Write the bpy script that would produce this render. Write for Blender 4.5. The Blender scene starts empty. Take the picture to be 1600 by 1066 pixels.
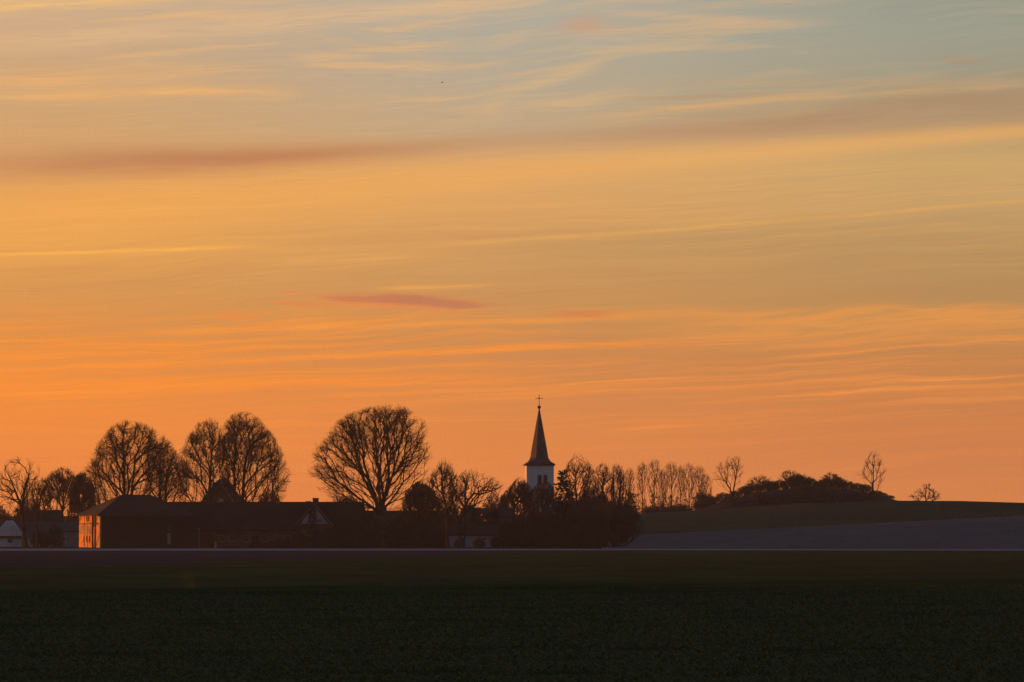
import bpy, math, random
import numpy as np
from mathutils import Vector, Matrix

# ------------------------------------------------------------------ camera
S = bpy.context.scene
COL = S.collection
F = 6024.0                       # focal length in units of a 1600 wide picture
ZC = 2.0                         # eye height above the field
TH = math.atan((840 - 533) / F)  # upward pitch
cd = bpy.data.cameras.new('camera')
cam = bpy.data.objects.new('camera', cd)
COL.objects.link(cam)
cam.location = (0, 0, ZC)
cam.rotation_euler = (math.pi / 2 + TH, 0, 0)
cd.sensor_width = 36.0
cd.lens = F / 1600 * 36.0
cd.clip_start = 0.5
cd.clip_end = 30000
S.camera = cam
S.render.resolution_x, S.render.resolution_y = 1024, 682
S.view_settings.view_transform = 'Standard'
S.view_settings.look = 'None'
S.view_settings.exposure = 0.0
S.view_settings.gamma = 1.0
S.render.engine = 'CYCLES'
S.cycles.use_denoising = True
S.cycles.denoiser = 'OPENIMAGEDENOISE'
S.cycles.denoising_prefilter = 'NONE'
S.cycles.filter_width = 1.5
S.cycles.sample_clamp_direct = 6.0
S.cycles.sample_clamp_indirect = 2.0
S.cycles.max_bounces = 5
S.cycles.diffuse_bounces = 2
S.cycles.volume_bounces = 0
S.cycles.transparent_max_bounces = 8

SUN_AZ, SUN_EL = -64.0, 0.65      # degrees, azimuth from the view axis (+Y) towards +X

# ------------------------------------------------------------------ node expressions
def lin(c):
    return tuple(((v / 255) / 12.92 if v / 255 <= 0.04045 else ((v / 255 + 0.055) / 1.055) ** 2.4) for v in c)

class E:
    nt = None
    def __init__(s, v): s.v = v.v if isinstance(v, E) else v
    def put(s, sock):
        if isinstance(s.v, (int, float)): sock.default_value = float(s.v)
        else: E.nt.links.new(s.v, sock)
    def _m(s, op, *o):
        n = E.nt.nodes.new('ShaderNodeMath'); n.operation = op
        for i, a in enumerate((s,) + o): E(a).put(n.inputs[i])
        return E(n.outputs[0])
    def __add__(s, o): return s._m('ADD', o)
    __radd__ = __add__
    def __sub__(s, o): return s._m('SUBTRACT', o)
    def __rsub__(s, o): return E(o)._m('SUBTRACT', s)
    def __mul__(s, o): return s._m('MULTIPLY', o)
    __rmul__ = __mul__
    def __truediv__(s, o): return s._m('DIVIDE', o)
    def __neg__(s): return s._m('MULTIPLY', -1.0)
    def abs(s): return s._m('ABSOLUTE')
    def max(s, o): return s._m('MAXIMUM', o)
    def min(s, o): return s._m('MINIMUM', o)

def gauss(x):
    return (-(x * x))._m('EXPONENT')
def step(x, a, b, lo=0.0, hi=1.0):
    n = E.nt.nodes.new('ShaderNodeMapRange'); n.interpolation_type = 'SMOOTHSTEP'
    E(x).put(n.inputs[0])
    for i, v in ((1, a), (2, b), (3, lo), (4, hi)): E(v).put(n.inputs[i])
    return E(n.outputs[0])
def vec(x, y, z):
    n = E.nt.nodes.new('ShaderNodeCombineXYZ')
    for i, v in enumerate((x, y, z)): E(v).put(n.inputs[i])
    return n.outputs[0]
def noise(v, scale=1.0, detail=4.0, rough=0.55, dist=0.0):
    n = E.nt.nodes.new('ShaderNodeTexNoise')
    E.nt.links.new(v, n.inputs['Vector'])
    n.inputs['Scale'].default_value = scale; n.inputs['Detail'].default_value = detail
    n.inputs['Roughness'].default_value = rough; n.inputs['Distortion'].default_value = dist
    return E(n.outputs['Fac'])
def col(c):
    n = E.nt.nodes.new('ShaderNodeRGB'); n.outputs[0].default_value = (*lin(c), 1); return n.outputs[0]
def mix(f, a, b):
    n = E.nt.nodes.new('ShaderNodeMix'); n.data_type = 'RGBA'; n.clamp_factor = True
    E(f).put(n.inputs[0]); E.nt.links.new(a, n.inputs[6]); E.nt.links.new(b, n.inputs[7])
    return n.outputs[2]
def poly(x, pts, deg=2):
    c = np.polyfit([p[0] for p in pts], [p[1] for p in pts], deg)
    r = E(float(c[0]))
    for k in c[1:]: r = r * x + float(k)
    return r
def ramp(f, stops):
    n = E.nt.nodes.new('ShaderNodeValToRGB'); cr = n.color_ramp; cr.interpolation = 'B_SPLINE' if False else 'EASE'
    cr.interpolation = 'LINEAR'
    while len(cr.elements) < len(stops): cr.elements.new(0.5)
    for e, (p, c) in zip(cr.elements, stops):
        e.position = p; e.color = (*c, 1)
    E(f).put(n.inputs[0]); return n.outputs[0]

# ------------------------------------------------------------------ sky (angles only: X, Y are azimuth and height above the horizon)
world = bpy.data.worlds.new('World'); S.world = world; world.use_nodes = True
nt = world.node_tree; nt.nodes.clear(); E.nt = nt
tc = nt.nodes.new('ShaderNodeTexCoord')
sp = nt.nodes.new('ShaderNodeSeparateXYZ'); nt.links.new(tc.outputs['Generated'], sp.inputs[0])
dx, dy, dz = (E(o) for o in sp.outputs)
AZ = dx._m('ARCTAN2', dy)                        # radians from the view axis
EL = dz._m('ARCSINE')
X = AZ * F + 800.0                               # angle units: 6024 per radian
Y = 840.0 - EL * F
U = (X / 1600.0).max(-1.0).min(2.0)

def base_ramp(pts):                              # (Y, sRGB) list -> ramp over the lowest eight degrees of sky
    st = sorted((max(0.0, (840 - y) / 1000.0), lin(c)) for y, c in pts)
    return ramp(EL * (F / 1000.0), st)
left = base_ramp([(840, (228,126,60)), (760, (229,129,60)), (680, (236,135,60)), (600, (244,142,58)), (530, (232,146,70)), (450, (220,153,84)),
    (380, (234,164,84)), (320, (230,164,90)), (250, (218,165,107)), (180, (210,165,115)), (110, (207,167,125)), (40, (208,172,135)), (-60, (207,176,143)), (-160, (192,175,152))])
midc = base_ramp([(840, (225,129,68)), (760, (225,130,68)), (700, (222,132,68)), (620, (217,134,73)), (550, (212,139,79)), (490, (208,147,85)), (430, (206,152,94)),
    (380, (210,155,96)), (320, (222,164,100)), (260, (214,165,110)), (200, (196,168,133)), (130, (187,170,145)), (60, (180,171,153)), (0, (182,174,157)), (-160, (167,168,159))])
right = base_ramp([(840, (218,130,72)), (770, (211,127,71)), (700, (202,123,72)), (620, (203,127,72)), (560, (199,133,77)), (480, (186,140,88)), (400, (184,145,95)),
    (330, (200,160,106)), (260, (206,166,108)), (200, (186,155,114)), (160, (170,153,120)), (110, (160,155,133)), (60, (157,157,140)), (0, (152,154,139)), (-160, (128,142,136))])
sky = mix(step(U, 0.0, 0.55), left, midc)
sky = mix(step(U, 0.42, 1.02), sky, right)
# slow warp so that nothing is ruler straight
wv = vec(X / 420.0, Y / 160.0, 3.1)
W = noise(wv, 1.0, 3.0, 0.5) - 0.5
W2 = noise(vec(X / 150.0, Y / 40.0, 9.7), 1.0, 4.0, 0.55) - 0.5
Yw = Y + W * 46.0 + W2 * 10.0
T = Yw + (X - 800.0) * 0.052                      # streaks climb gently to the right

# broad dusky veil with a bright lower rim
XQ = X.max(-1600.0).min(3200.0)
yc = poly(XQ, [(0, 268), (300, 258), (600, 234), (850, 222), (1150, 200), (1600, 168)], 2)
wd = poly(XQ, [(0, 34), (500, 20), (850, 15), (1200, 24), (1600, 40)], 2)
veil = gauss((Y + W * 14.0 + W2 * 8.0 - yc) / wd)
vs = (gauss((X - 330.0) / 370.0) * .88 + gauss((X - 1380.0) / 430.0) * .74 + .14).min(1.0)
vn = noise(vec(X / 460.0, T / 48.0, 21.0), 1.0, 4.0, .55)
sky = mix(veil * vs * step(vn, .2, .66, .45, 1.0), sky, mix(step(U, .25, .95), col((188,126,90)), col((176,138,106))))
yb = poly(XQ, [(0, 345), (400, 306), (800, 268), (1200, 238), (1600, 211)], 2)
wb = poly(XQ, [(0, 55), (400, 44), (800, 30), (1200, 18), (1600, 13)], 2)
rimb = gauss((Y + W * 12.0 - yb) / wb)
sky = mix(rimb * .6, sky, mix(step(U, .1, .9), col((246,170,84)), col((240,176,100))))

# long fine streaks
n1 = noise(vec(X / 620.0, T / 15.0, 0.0), 1.0, 5.0, .58)
n2 = noise(vec(X / 330.0, T / 6.5, 5.0), 1.0, 4.0, .6)
n3 = noise(vec(X / 900.0, T / 42.0, 14.0), 1.0, 3.0, .5)
s1 = step(n1, .46, .68); s2 = step(n2, .48, .70)
low = step(Y, 455.0, 530.0) * step(Y, 690.0, 600.0)
lowmix = (s1 * .8 + s2 * .5) * step(n3, .3, .62, .35, 1.0)
hot = mix(step(U, .2, 1.0), col((255,150,56)), col((238,148,72)))
sky = mix(low * lowmix * .95, sky, hot)
vlow = step(Y, 600.0, 700.0)
sky = mix(vlow * (s1 * .5 + s2 * .3) * .55, sky, mix(U, col((248,144,60)), col((226,132,70))))
up = step(Y, 460.0, 380.0) * step(Y, 230.0, 300.0)
sky = mix(up * (s1 * .7 + s2 * .4) * .24, sky, col((246,176,92)))
grey = step(n1, .5, .3) * step(Y, 690.0, 560.0) * step(Y, 300.0, 420.0)
sky = mix(grey * .38, sky, mix(step(U, .1, .9), col((206,142,88)), col((190,136,86))))

# band of lit ripples low on the right
rb = step(Yw, 474.0, 490.0) * step(Yw, 548.0, 500.0) * step(X, 900.0, 1250.0)
rp = noise(vec(X / 130.0, T / 9.0, 33.0), 1.0, 4.0, .6)
sky = mix(rb * step(rp, .32, .6, .3, 1.0) * .75, sky, col((236,154,76)))

FR = [step(noise(vec(X / 120.0, T / 7.0, z), 1.0, 4.0, .6), .3, .62, .25, 1.0) for z in (0.0, 11.0, 23.0)]
def line(x0, y0, x1, y1, hw, soft, c, amt, nz=0.0):
    """a wisp from one direction to another, frayed by noise"""
    global sky
    k = (y1 - y0) / (x1 - x0)
    d = (Y + W2 * nz + W * (nz * .8) - y0 - (X - x0) * k) / hw
    m = gauss(d) * step(X, x0 - soft, x0 + soft) * step(X, x1 + soft, x1 - soft)
    fr = FR[int(abs(x0 + y0)) % 3]
    sky = mix(m * fr * amt, sky, col(c))
line(-40, 404, 360, 388, 3.2, 90, (255,182,84), .9, 3)
line(-40, 345, 300, 328, 7, 120, (250,176,92), .35, 6)
line(420, 412, 640, 402, 6, 70, (238,172,94), .6, 8)
line(700, 384, 1620, 318, 3.5, 160, (232,172,92), .7, 4)
line(850, 398, 1650, 346, 22, 220, (184,146,96), .45, 10)
line(600, 452, 750, 446, 3.2, 50, (240,166,84), .95, 5)
line(250, 520, 980, 496, 5, 120, (252,156,66), .7, 6)
line(-60, 582, 1000, 536, 5, 120, (255,150,58), .85, 7)
line(-60, 606, 800, 592, 9, 160, (255,146,52), .7, 8)
line(500, 618, 1250, 604, 5, 160, (238,142,66), .5, 8)
line(960, 672, 1090, 664, 3, 50, (244,144,66), .6, 5)
line(1240, 742, 1420, 724, 4, 70, (226,138,74), .4, 5)
NC = noise(vec(X / 46.0, Y / 7.0, 71.0), 1.0, 5.0, .62) - .5
# the little dusky cloud and its scraps
for (cx, cy, rx, ry, c, a) in ((625, 474, 150, 13, (232,140,78), .8), (640, 470, 105, 10, (200,126,86), 1.0), (700, 474, 80, 6, (198,126,88), .8), (560, 468, 60, 6, (206,126,84), .8), (470, 476, 60, 5, (228,136,76), .5),
                               (910, 492, 48, 7, (222,128,76), .6), (455, 455, 26, 3, (230,136,76), .5), (460, 475, 30, 3, (232,138,76), .5),
                               (365, 498, 40, 5, (240,142,66), .6), (1500, 100, 50, 7, (170,146,118), .5)):
    d1 = (X - float(cx)) / float(rx); d2 = (Y + W2 * 16.0 + (X - float(cx)) * -.05 - float(cy)) / float(ry)
    sky = mix(step(gauss(d1) * gauss(d2) + NC * .75, .12, .9) * a, sky, col(c))
# cirrus high up
ct = Y + (X - 800.0) * .085 + W * 60.0
c1 = noise(vec(X / 300.0, ct / 26.0, 41.0), 1.0, 6.0, .58, .4)
c2 = noise(vec(X / 900.0, Y / 130.0, 55.0), 1.0, 2.0, .5)
hi = step(Y, 215.0, 150.0)
sky = mix(hi * step(c1, .47, .68) * step(c2, .34, .56) * step(U, 1.0, .62, .35, 1.0) * .55, sky, mix(step(U, .2, .9), col((240,186,122)), col((208,176,136))))
line(-80, 24, 330, -10, 12, 120, (240,190,124), .95, 8)
line(-80, 86, 840, -2, 16, 260, (232,188,138), .6, 16)
line(-80, 134, 240, 128, 12, 150, (240,178,112), .7, 12)
line(30, 158, 400, 143, 8, 110, (242,180,110), .8, 10)
line(60, 112, 380, 112, 8, 110, (226,178,122), .5, 12)
line(470, 93, 560, 91, 5.5, 40, (234,184,128), .8, 8)
line(500, 62, 610, 80, 5, 50, (216,178,132), .6, 8)
line(850, 56, 1240, 40, 9, 110, (212,176,136), .8, 9)
line(960, 22, 1210, 38, 8, 80, (212,178,138), .7, 9)
line(1080, 14, 1300, 4, 6, 90, (204,176,138), .6, 8)
line(880, -4, 1060, 4, 5, 60, (210,176,138), .6, 8)
line(770, 150, 930, 104, 9, 50, (214,180,134), .75, 7)
line(820, 80, 1110, 72, 5, 90, (202,178,140), .6, 10)
line(950, 184, 1260, 150, 7, 110, (224,172,112), .6, 9)
line(1000, 155, 1220, 150, 3.5, 70, (190,142,106), .6, 6)
line(1080, 130, 1540, 138, 8, 130, (198,160,118), .4, 9)
line(1180, 160, 1560, 142, 5, 110, (216,172,116), .5, 7)
d1 = (X - 915.0) / 34.0; d2 = (Y + W2 * 14.0 - 39.0) / 12.0
sky = mix(gauss(d1) * gauss(d2) * .7, sky, col((206,158,122)))

# fine fibres in the cloud
fib = noise(vec(X / 170.0, T / 3.6, 88.0), 1.0, 3.0, .6) - .5
fb = nt.nodes.new('ShaderNodeVectorMath'); fb.operation = 'SCALE'; nt.links.new(sky, fb.inputs[0]); (fib * .20 * step(n3, .35, .6, .25, 1.0) * step(Y, 740.0, 600.0) + 1.0).put(fb.inputs['Scale'])
sky = fb.outputs[0]
# brighter towards the ground
gn = nt.nodes.new('ShaderNodeVectorMath'); gn.operation = 'SCALE'; nt.links.new(sky, gn.inputs[0]); step(Y, 520.0, 760.0, 1.0, 1.13).put(gn.inputs['Scale'])
sky = gn.outputs[0]

# the rest of the dome: clear dusk sky away from the afterglow
nis = nt.nodes.new('ShaderNodeTexSky'); nis.sky_type = 'NISHITA'; nis.sun_disc = False
nis.sun_elevation = math.radians(SUN_EL); nis.sun_rotation = math.radians(SUN_AZ); nis.altitude = 60
nis.air_density = 1.0; nis.dust_density = 1.2; nis.ozone_density = 1.5
DOME = 0.15
sc_ = nt.nodes.new('ShaderNodeVectorMath'); sc_.operation = 'SCALE'; nt.links.new(nis.outputs[0], sc_.inputs[0]); sc_.inputs['Scale'].default_value = DOME
tint = nt.nodes.new('ShaderNodeVectorMath'); tint.operation = 'MULTIPLY'; nt.links.new(sc_.outputs[0], tint.inputs[0]); tint.inputs[1].default_value = (1.45, 1.40, 1.85)
away = step(EL, math.radians(9), math.radians(24)).max(step(AZ.abs(), math.radians(30), math.radians(95)))
full = mix(away, sky, tint.outputs[0])
bg = nt.nodes.new('ShaderNodeBackground'); nt.links.new(full, bg.inputs[0]); bg.inputs[1].default_value = 1.0
ow = nt.nodes.new('ShaderNodeOutputWorld'); nt.links.new(bg.outputs[0], ow.inputs[0])
world.cycles.sampling_method = 'MANUAL'; world.cycles.sample_map_resolution = 512

# ------------------------------------------------------------------ sun
sd = bpy.data.lights.new('sun', 'SUN'); sd.energy = 4.6; sd.angle = math.radians(.5); sd.color = (1.0, .27, .03)
so = bpy.data.objects.new('sun', sd); COL.objects.link(so)
a, e = math.radians(SUN_AZ), math.radians(SUN_EL)
so.rotation_euler = Vector((math.sin(a) * math.cos(e), math.cos(a) * math.cos(e), math.sin(e))).to_track_quat('Z', 'Y').to_euler()

# ------------------------------------------------------------------ tagging and materials
def tag(o, label=None, cat=None, group=None, kind=None):
    if label: o['label'] = label
    if cat: o['category'] = cat
    if group: o['group'] = group
    if kind: o['kind'] = kind
    return o
def empty(name, loc, rz=0.0, label=None, cat=None, group=None):
    o = bpy.data.objects.new(name, None); COL.objects.link(o)
    o.location = loc; o.rotation_euler = (0, 0, rz); o.empty_display_size = .5
    return tag(o, label, cat, group)
def link_mesh(name, V, Fc, mat, parent=None, smooth=False):
    me = bpy.data.meshes.new(name)
    me.from_pydata([tuple(v) for v in V], [], [tuple(f) for f in Fc])
    me.materials.append(mat); me.update()
    if smooth: me.polygons.foreach_set('use_smooth', [True] * len(me.polygons))
    o = bpy.data.objects.new(name, me); COL.objects.link(o)
    if parent: o.parent = parent
    return o
def fast_mesh(name, V, Q, mat, parent=None, smooth=False):
    """numpy arrays: V n x 3, Q m x k (all faces with k corners)"""
    me = bpy.data.meshes.new(name); k = Q.shape[1]
    me.vertices.add(len(V)); me.vertices.foreach_set('co', np.ascontiguousarray(V, np.float32).ravel())
    me.loops.add(Q.size); me.loops.foreach_set('vertex_index', np.ascontiguousarray(Q, np.int32).ravel())
    me.polygons.add(len(Q)); me.polygons.foreach_set('loop_start', np.arange(0, Q.size, k, dtype=np.int32))
    if smooth: me.polygons.foreach_set('use_smooth', np.ones(len(Q), bool))
    me.materials.append(mat); me.update(calc_edges=True)
    o = bpy.data.objects.new(name, me); COL.objects.link(o)
    if parent: o.parent = parent
    return o
def material(name, c1, c2=None, scale=(1, 1, 1), rough=.85, detail=5, lo=.35, hi=.65, bump=0.0, c3=None, s3=None, spec=.3, space='Object', island=None):
    m = bpy.data.materials.new(name); m.use_nodes = True; n = m.node_tree; E.nt = n
    b = n.nodes['Principled BSDF']; b.inputs['Roughness'].default_value = rough
    b.inputs['Specular IOR Level'].default_value = spec
    t = n.nodes.new('ShaderNodeTexCoord'); mp = n.nodes.new('ShaderNodeMapping')
    if space == 'World':
        g = n.nodes.new('ShaderNodeNewGeometry'); n.links.new(g.outputs['Position'], mp.inputs[0])
    else: n.links.new(t.outputs[space], mp.inputs[0])
    mp.inputs['Scale'].default_value = scale
    def rgb(c):
        q = n.nodes.new('ShaderNodeRGB'); q.outputs[0].default_value = (*c, 1); return q.outputs[0]
    f = noise(mp.outputs[0], 1.0, detail, .6)
    c = mix(step(f, lo, hi), rgb(c1), rgb(c2 or c1))
    if c3:
        f3 = noise(mp.outputs[0], s3 or .2, 4, .6)
        c = mix(step(f3, .48, .68), c, rgb(c3))
    if island:
        g = n.nodes.new('ShaderNodeNewGeometry')
        r = E(g.outputs['Random Per Island'])
        c = mix(step(r, .0, 1.0), c, rgb(island[0]))
        c = mix(step(r, .955, .998), c, rgb(island[1]))
    n.links.new(c, b.inputs['Base Color'])
    if bump:
        bp = n.nodes.new('ShaderNodeBump'); bp.inputs['Strength'].default_value = 1.0; bp.inputs['Distance'].default_value = bump
        n.links.new(f.v, bp.inputs['Height']); n.links.new(bp.outputs[0], b.inputs['Normal'])
    return m
M = {}
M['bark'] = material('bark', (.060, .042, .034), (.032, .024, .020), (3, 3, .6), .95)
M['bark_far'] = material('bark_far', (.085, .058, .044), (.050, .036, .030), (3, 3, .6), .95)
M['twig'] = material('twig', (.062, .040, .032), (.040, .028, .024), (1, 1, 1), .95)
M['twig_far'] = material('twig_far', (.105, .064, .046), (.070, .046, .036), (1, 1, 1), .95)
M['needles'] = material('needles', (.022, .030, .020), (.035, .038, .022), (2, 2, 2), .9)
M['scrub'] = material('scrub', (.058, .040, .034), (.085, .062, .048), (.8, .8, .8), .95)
M['white_wall'] = material('white_wall', (.78, .77, .76), (.66, .64, .62), (.5, .5, .5), .85, c3=(.55, .53, .5), s3=.4)
M['tower_wall'] = material('tower_wall', (.80, .79, .78), (.70, .69, .68), (.35, .35, .12), .85, c3=(.6, .58, .56), s3=.6)
M['dull_wall'] = material('dull_wall', (.46, .46, .48), (.34, .33, .34), (.5, .5, .3), .9, c3=(.28, .26, .25), s3=.7)
M['grey_wall'] = material('grey_wall', (.30, .28, .28), (.22, .20, .20), (.6, .6, .3), .85)
M['brick'] = material('brick', (.20, .085, .060), (.13, .055, .042), (4, 4, 9), .9, c3=(.24, .12, .085), s3=.12)
M['dark_boards'] = material('dark_boards', (.042, .020, .018), (.030, .016, .015), (6, 6, .3), .85)
M['roof_tile'] = material('roof_tile', (.040, .025, .022), (.028, .019, .018), (3, 3, 6), .9, c3=(.050, .034, .029), s3=.08, bump=.05)
M['roof_slate'] = material('roof_slate', (.070, .060, .060), (.048, .042, .042), (2, 2, 6), .6, c3=(.10, .080, .072), s3=.12)
M['copper'] = material('copper', (.10, .075, .068), (.065, .050, .047), (1.2, 1.2, 2.5), .55, c3=(.14, .10, .088), s3=.5)
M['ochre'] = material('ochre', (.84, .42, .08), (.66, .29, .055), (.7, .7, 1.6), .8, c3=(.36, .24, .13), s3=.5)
M['ochre_door'] = material('ochre_door', (.50, .33, .20), (.34, .22, .14), (5, 5, .3), .75)
M['wood_dark'] = material('wood_dark', (.030, .020, .016), (.020, .014, .012), (4, 4, .5), .8)
M['white_paint'] = material('white_paint', (.74, .73, .72), (.62, .61, .60), (2, 2, 2), .6)
M['glass'] = material('glass', (.02, .02, .025), None, rough=.12, spec=.5)
M['metal'] = material('metal', (.06, .055, .05), (.04, .036, .034), (3, 3, 3), .5)
M['zinc'] = material('zinc', (.42, .42, .44), (.34, .34, .36), (2, 2, 2), .5)
M['feather'] = material('feather', (.03, .028, .026), (.05, .045, .04), (9, 9, 9), .9)
def glow_material(name, c, s):
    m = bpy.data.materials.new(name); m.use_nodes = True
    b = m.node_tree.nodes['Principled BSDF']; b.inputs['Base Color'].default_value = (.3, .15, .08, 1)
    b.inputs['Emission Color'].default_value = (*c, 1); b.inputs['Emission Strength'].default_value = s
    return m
M['glint_glow'] = glow_material('glint_glow', (1, .20, .03), .75)  # self-glowing colour standing in for orange glints

# ------------------------------------------------------------------ terrain
def hermite(xs, ys, x):
    xs = np.asarray(xs, float); ys = np.asarray(ys, float)
    d = np.diff(ys) / np.diff(xs)
    m = np.concatenate([[d[0]], np.where(d[:-1] * d[1:] > 0, 2 * d[:-1] * d[1:] / (d[:-1] + d[1:] + 1e-12), 0), [d[-1]]])
    i = np.clip(np.searchsorted(xs, x) - 1, 0, len(xs) - 2)
    h = xs[i + 1] - xs[i]; t = np.clip((x - xs[i]) / h, 0, 1)
    return ((1 + 2 * t) * (1 - t) ** 2 * ys[i] + t * (1 - t) ** 2 * h * m[i] + t * t * (3 - 2 * t) * ys[i + 1] + t * t * (t - 1) * h * m[i + 1])
def zof(py, d): return ZC + (840 - py) * d / F
def interp(x, pts): return float(np.interp(x, [p[0] for p in pts], [p[1] for p in pts]))
def column(q):
    """distance knots and heights along one bearing q"""
    crest = interp(q, [(-1500, 905), (-300, 926), (0, 924), (500, 917), (1000, 911), (1600, 904), (2000, 898), (3200, 890)])
    road1 = interp(q, [(-1500, 861), (0, 860.6), (600, 860.3), (1000, 859.6), (1600, 860.2), (3000, 860)])
    road2 = interp(q, [(-1500, 857.3), (0, 857.2), (600, 857.4), (1000, 857.9), (1600, 858.4), (3000, 858)])
    gb = interp(q, [(-1500, 855.5), (900, 853), (960, 845), (1000, 835), (1150, 828), (1300, 821), (1600, 806), (2000, 795), (3200, 780)])
    rd = interp(q, [(-1500, 808), (0, 807), (800, 806), (1000, 803), (1130, 795), (1250, 786.5), (1400, 783), (1500, 784), (1600, 787), (2000, 798), (3200, 812)])
    zc = zof(crest, 170)
    farmz = zof(856.6, 665)
    ks = [(-80, 0.1), (0, 0.0), (60, 0.0), (115, zc * .45 - .02), (170, zc), (225, zof(crest, 225) - .75), (300, zof(crest, 300) - 1.75 if q < 300 else zof(crest, 300) - 1.4 - (q - 300) / 1300),
          (430, zof(interp(q, [(0, 884), (700, 882), (1600, 878)]), 430)), (560, zof(867, 560)), (640, zof(road1, 640)), (648, zof(road2, 648)), (665, farmz),
          (720, farmz + .05 if q < 950 else farmz + (zof(gb, 800) - farmz) * .38), (800, zof(gb, 800)), (900, zof(gb, 800) * .45 + zof(rd, 1000) * .55), (1000, zof(rd, 1000)), (1060, zof(rd, 1000) - .9),
          (1150, zof(rd, 1000) * .6), (1400, 3.0), (2600, 0.0)]
    # unseen swell added left of view to block low sun on near field
    t = min(max((-450 - q) / 800, 0), 1); shade_bank = 1.9 * t * t * (3 - 2 * t)
    ks = [(a_, b_ + shade_bank * float(np.interp(a_, [0, 60, 115, 190, 270, 640], [0, .5, 1, .8, 0, 0]))) for a_, b_ in ks]
    return [k[0] for k in ks], [k[1] for k in ks]
def mound(q, d):
    u = np.abs((q - 1252) / np.where(q < 1252, 165, 150)); v = np.abs((d - 1003) / 16.0)
    return 4.0 * np.clip(1 - u ** 2.4, 0, 1) * np.clip(1 - v ** 2, 0, 1)
_cache = {}
def H(x, y):
    q = round(800 + F * x / max(y, 1.0))
    q = max(-1500, min(3200, q))
    if q not in _cache: _cache[q] = column(q)
    xs, ys = _cache[q]
    return float(hermite(xs, ys, np.array([float(y)]))[0] + mound(np.array([q]), np.array([float(y)]))[0])
def at(px, d, py=None):
    """world point on bearing px at distance d, on the ground (or at the height seen at py)"""
    x = (px - 800) / F * d
    return Vector((x, d, H(x, d) if py is None else zof(py, d)))

qs = np.array(sorted(set([*range(-1500, -300, 50), *range(-300, 0, 25), *range(0, 1600, 10), *range(1080, 1420, 4), *range(1600, 1900, 25), *range(1900, 3201, 100)])), float)
def field_end(q):          # where the green crop stops and the bare strip before the road begins
    ef = interp(q, [(-1500, 905), (-300, 889), (0, 886.5), (300, 880.5), (500, 874), (700, 867.5), (850, 863.2), (950, 861.4), (1600, 861.2), (3200, 861.5)])
    xs, ys = column(q)
    ds = np.linspace(300, 639, 700); py = 840 - (hermite(xs, ys, ds) - ZC) / ds * F
    ok = np.where(py <= ef)[0]
    return float(ds[ok[0]]) if len(ok) else 637.0
fe = np.array([min(field_end(q), 637.0) for q in qs])
fe = np.convolve(np.pad(fe, 3, 'edge'), np.ones(7) / 7, 'valid')
base_rows = [-80, -20, 10, 25, *np.arange(36, 180, 3), *np.arange(180, 420, 10)]
lower = [('f', t) for t in np.linspace(0, 1, len(base_rows))]
near = np.array(base_rows, float)
rows = []                                        # each row: distance per column, and the region of the band that follows it
for t in near / near.max():
    rows.append(np.where(t < .35, t * near.max(), t * near.max() + (fe - near.max()) * np.clip((t - .35) / .65, 0, 1)))
n_field = len(rows) - 1
for t in (.25, .5, .75, 1): rows.append(fe + (640 - fe) * t)
n_strip = len(rows) - 1
for d in (643, 648): rows.append(np.full(len(qs), float(d)))
n_road = len(rows) - 1
for d in (655, 665, 680, 700, 720, 740, 760, 780, 800): rows.append(np.full(len(qs), float(d)))
n_grey = len(rows) - 1
for d in (*range(815, 980, 15), *range(980, 1030, 3), 1040, 1060, 1100, 1150, 1250, 1400, 1700, 2100, 2600): rows.append(np.full(len(qs), float(d)))
D = np.array(rows)
rng = np.random.default_rng(7)
def vnoise(x, y, s, seed):
    g = np.random.default_rng(seed).random((256, 256))
    x = x / s; y = y / s; i = np.floor(x).astype(int); j = np.floor(y).astype(int); fx = x - i; fy = y - j
    fx = fx * fx * (3 - 2 * fx); fy = fy * fy * (3 - 2 * fy); i0, i1, j0, j1 = i % 256, (i + 1) % 256, j % 256, (j + 1) % 256
    return (g[i0, j0] * (1 - fx) + g[i1, j0] * fx) * (1 - fy) + (g[i0, j1] * (1 - fx) + g[i1, j1] * fx) * fy - .5
Zt = np.zeros_like(D)
for c, q in enumerate(qs):
    xs, ys = column(q); Zt[:, c] = hermite(xs, ys, D[:, c])
Xt = (qs[None, :] - 800) / F * np.maximum(D, 200.0)    # columns run parallel near the camera
Xt += np.where(D < 60, (qs[None, :] - 800) / F * 0, 0)
Zt += mound(np.broadcast_to(qs, D.shape), D)
bump = np.clip(1 - np.abs(D - 150) / 260, 0, 1) * .05
Zt += vnoise(Xt, D, 4.0, 1) * bump + vnoise(Xt, D, 1.4, 2) * bump * .5
Zt += np.where((D > 815) & (D < 1400), vnoise(Xt, D, 30, 3) * .35, 0)
def region(name, mask_fn, mat):
    R, C = D.shape
    r, c = np.meshgrid(np.arange(R - 1), np.arange(C - 1), indexing='ij')
    k = mask_fn(r, c)
    r, c = r[k], c[k]
    Q = np.stack([r * C + c, r * C + c + 1, (r + 1) * C + c + 1, (r + 1) * C + c], 1)
    u, inv = np.unique(Q, return_inverse=True)
    V = np.stack([Xt.ravel(), D.ravel(), Zt.ravel()], 1)[u]
    o = fast_mesh(name, V, inv.reshape(Q.shape), mat, None, True)
    return tag(o, kind='structure')
qc = (qs[:-1] + qs[1:]) / 2
mo = mound(np.broadcast_to(qs, D.shape), D)
mo = (mo[:-1, :-1] + mo[1:, 1:]) / 2 > .12
M['crop'] = material('crop', (.072, .096, .027), (.042, .058, .018), (.09, .11, 1), .95, 9, .36, .64, bump=.5, c3=(.080, .066, .028), s3=.5, space='World', spec=0)
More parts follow.
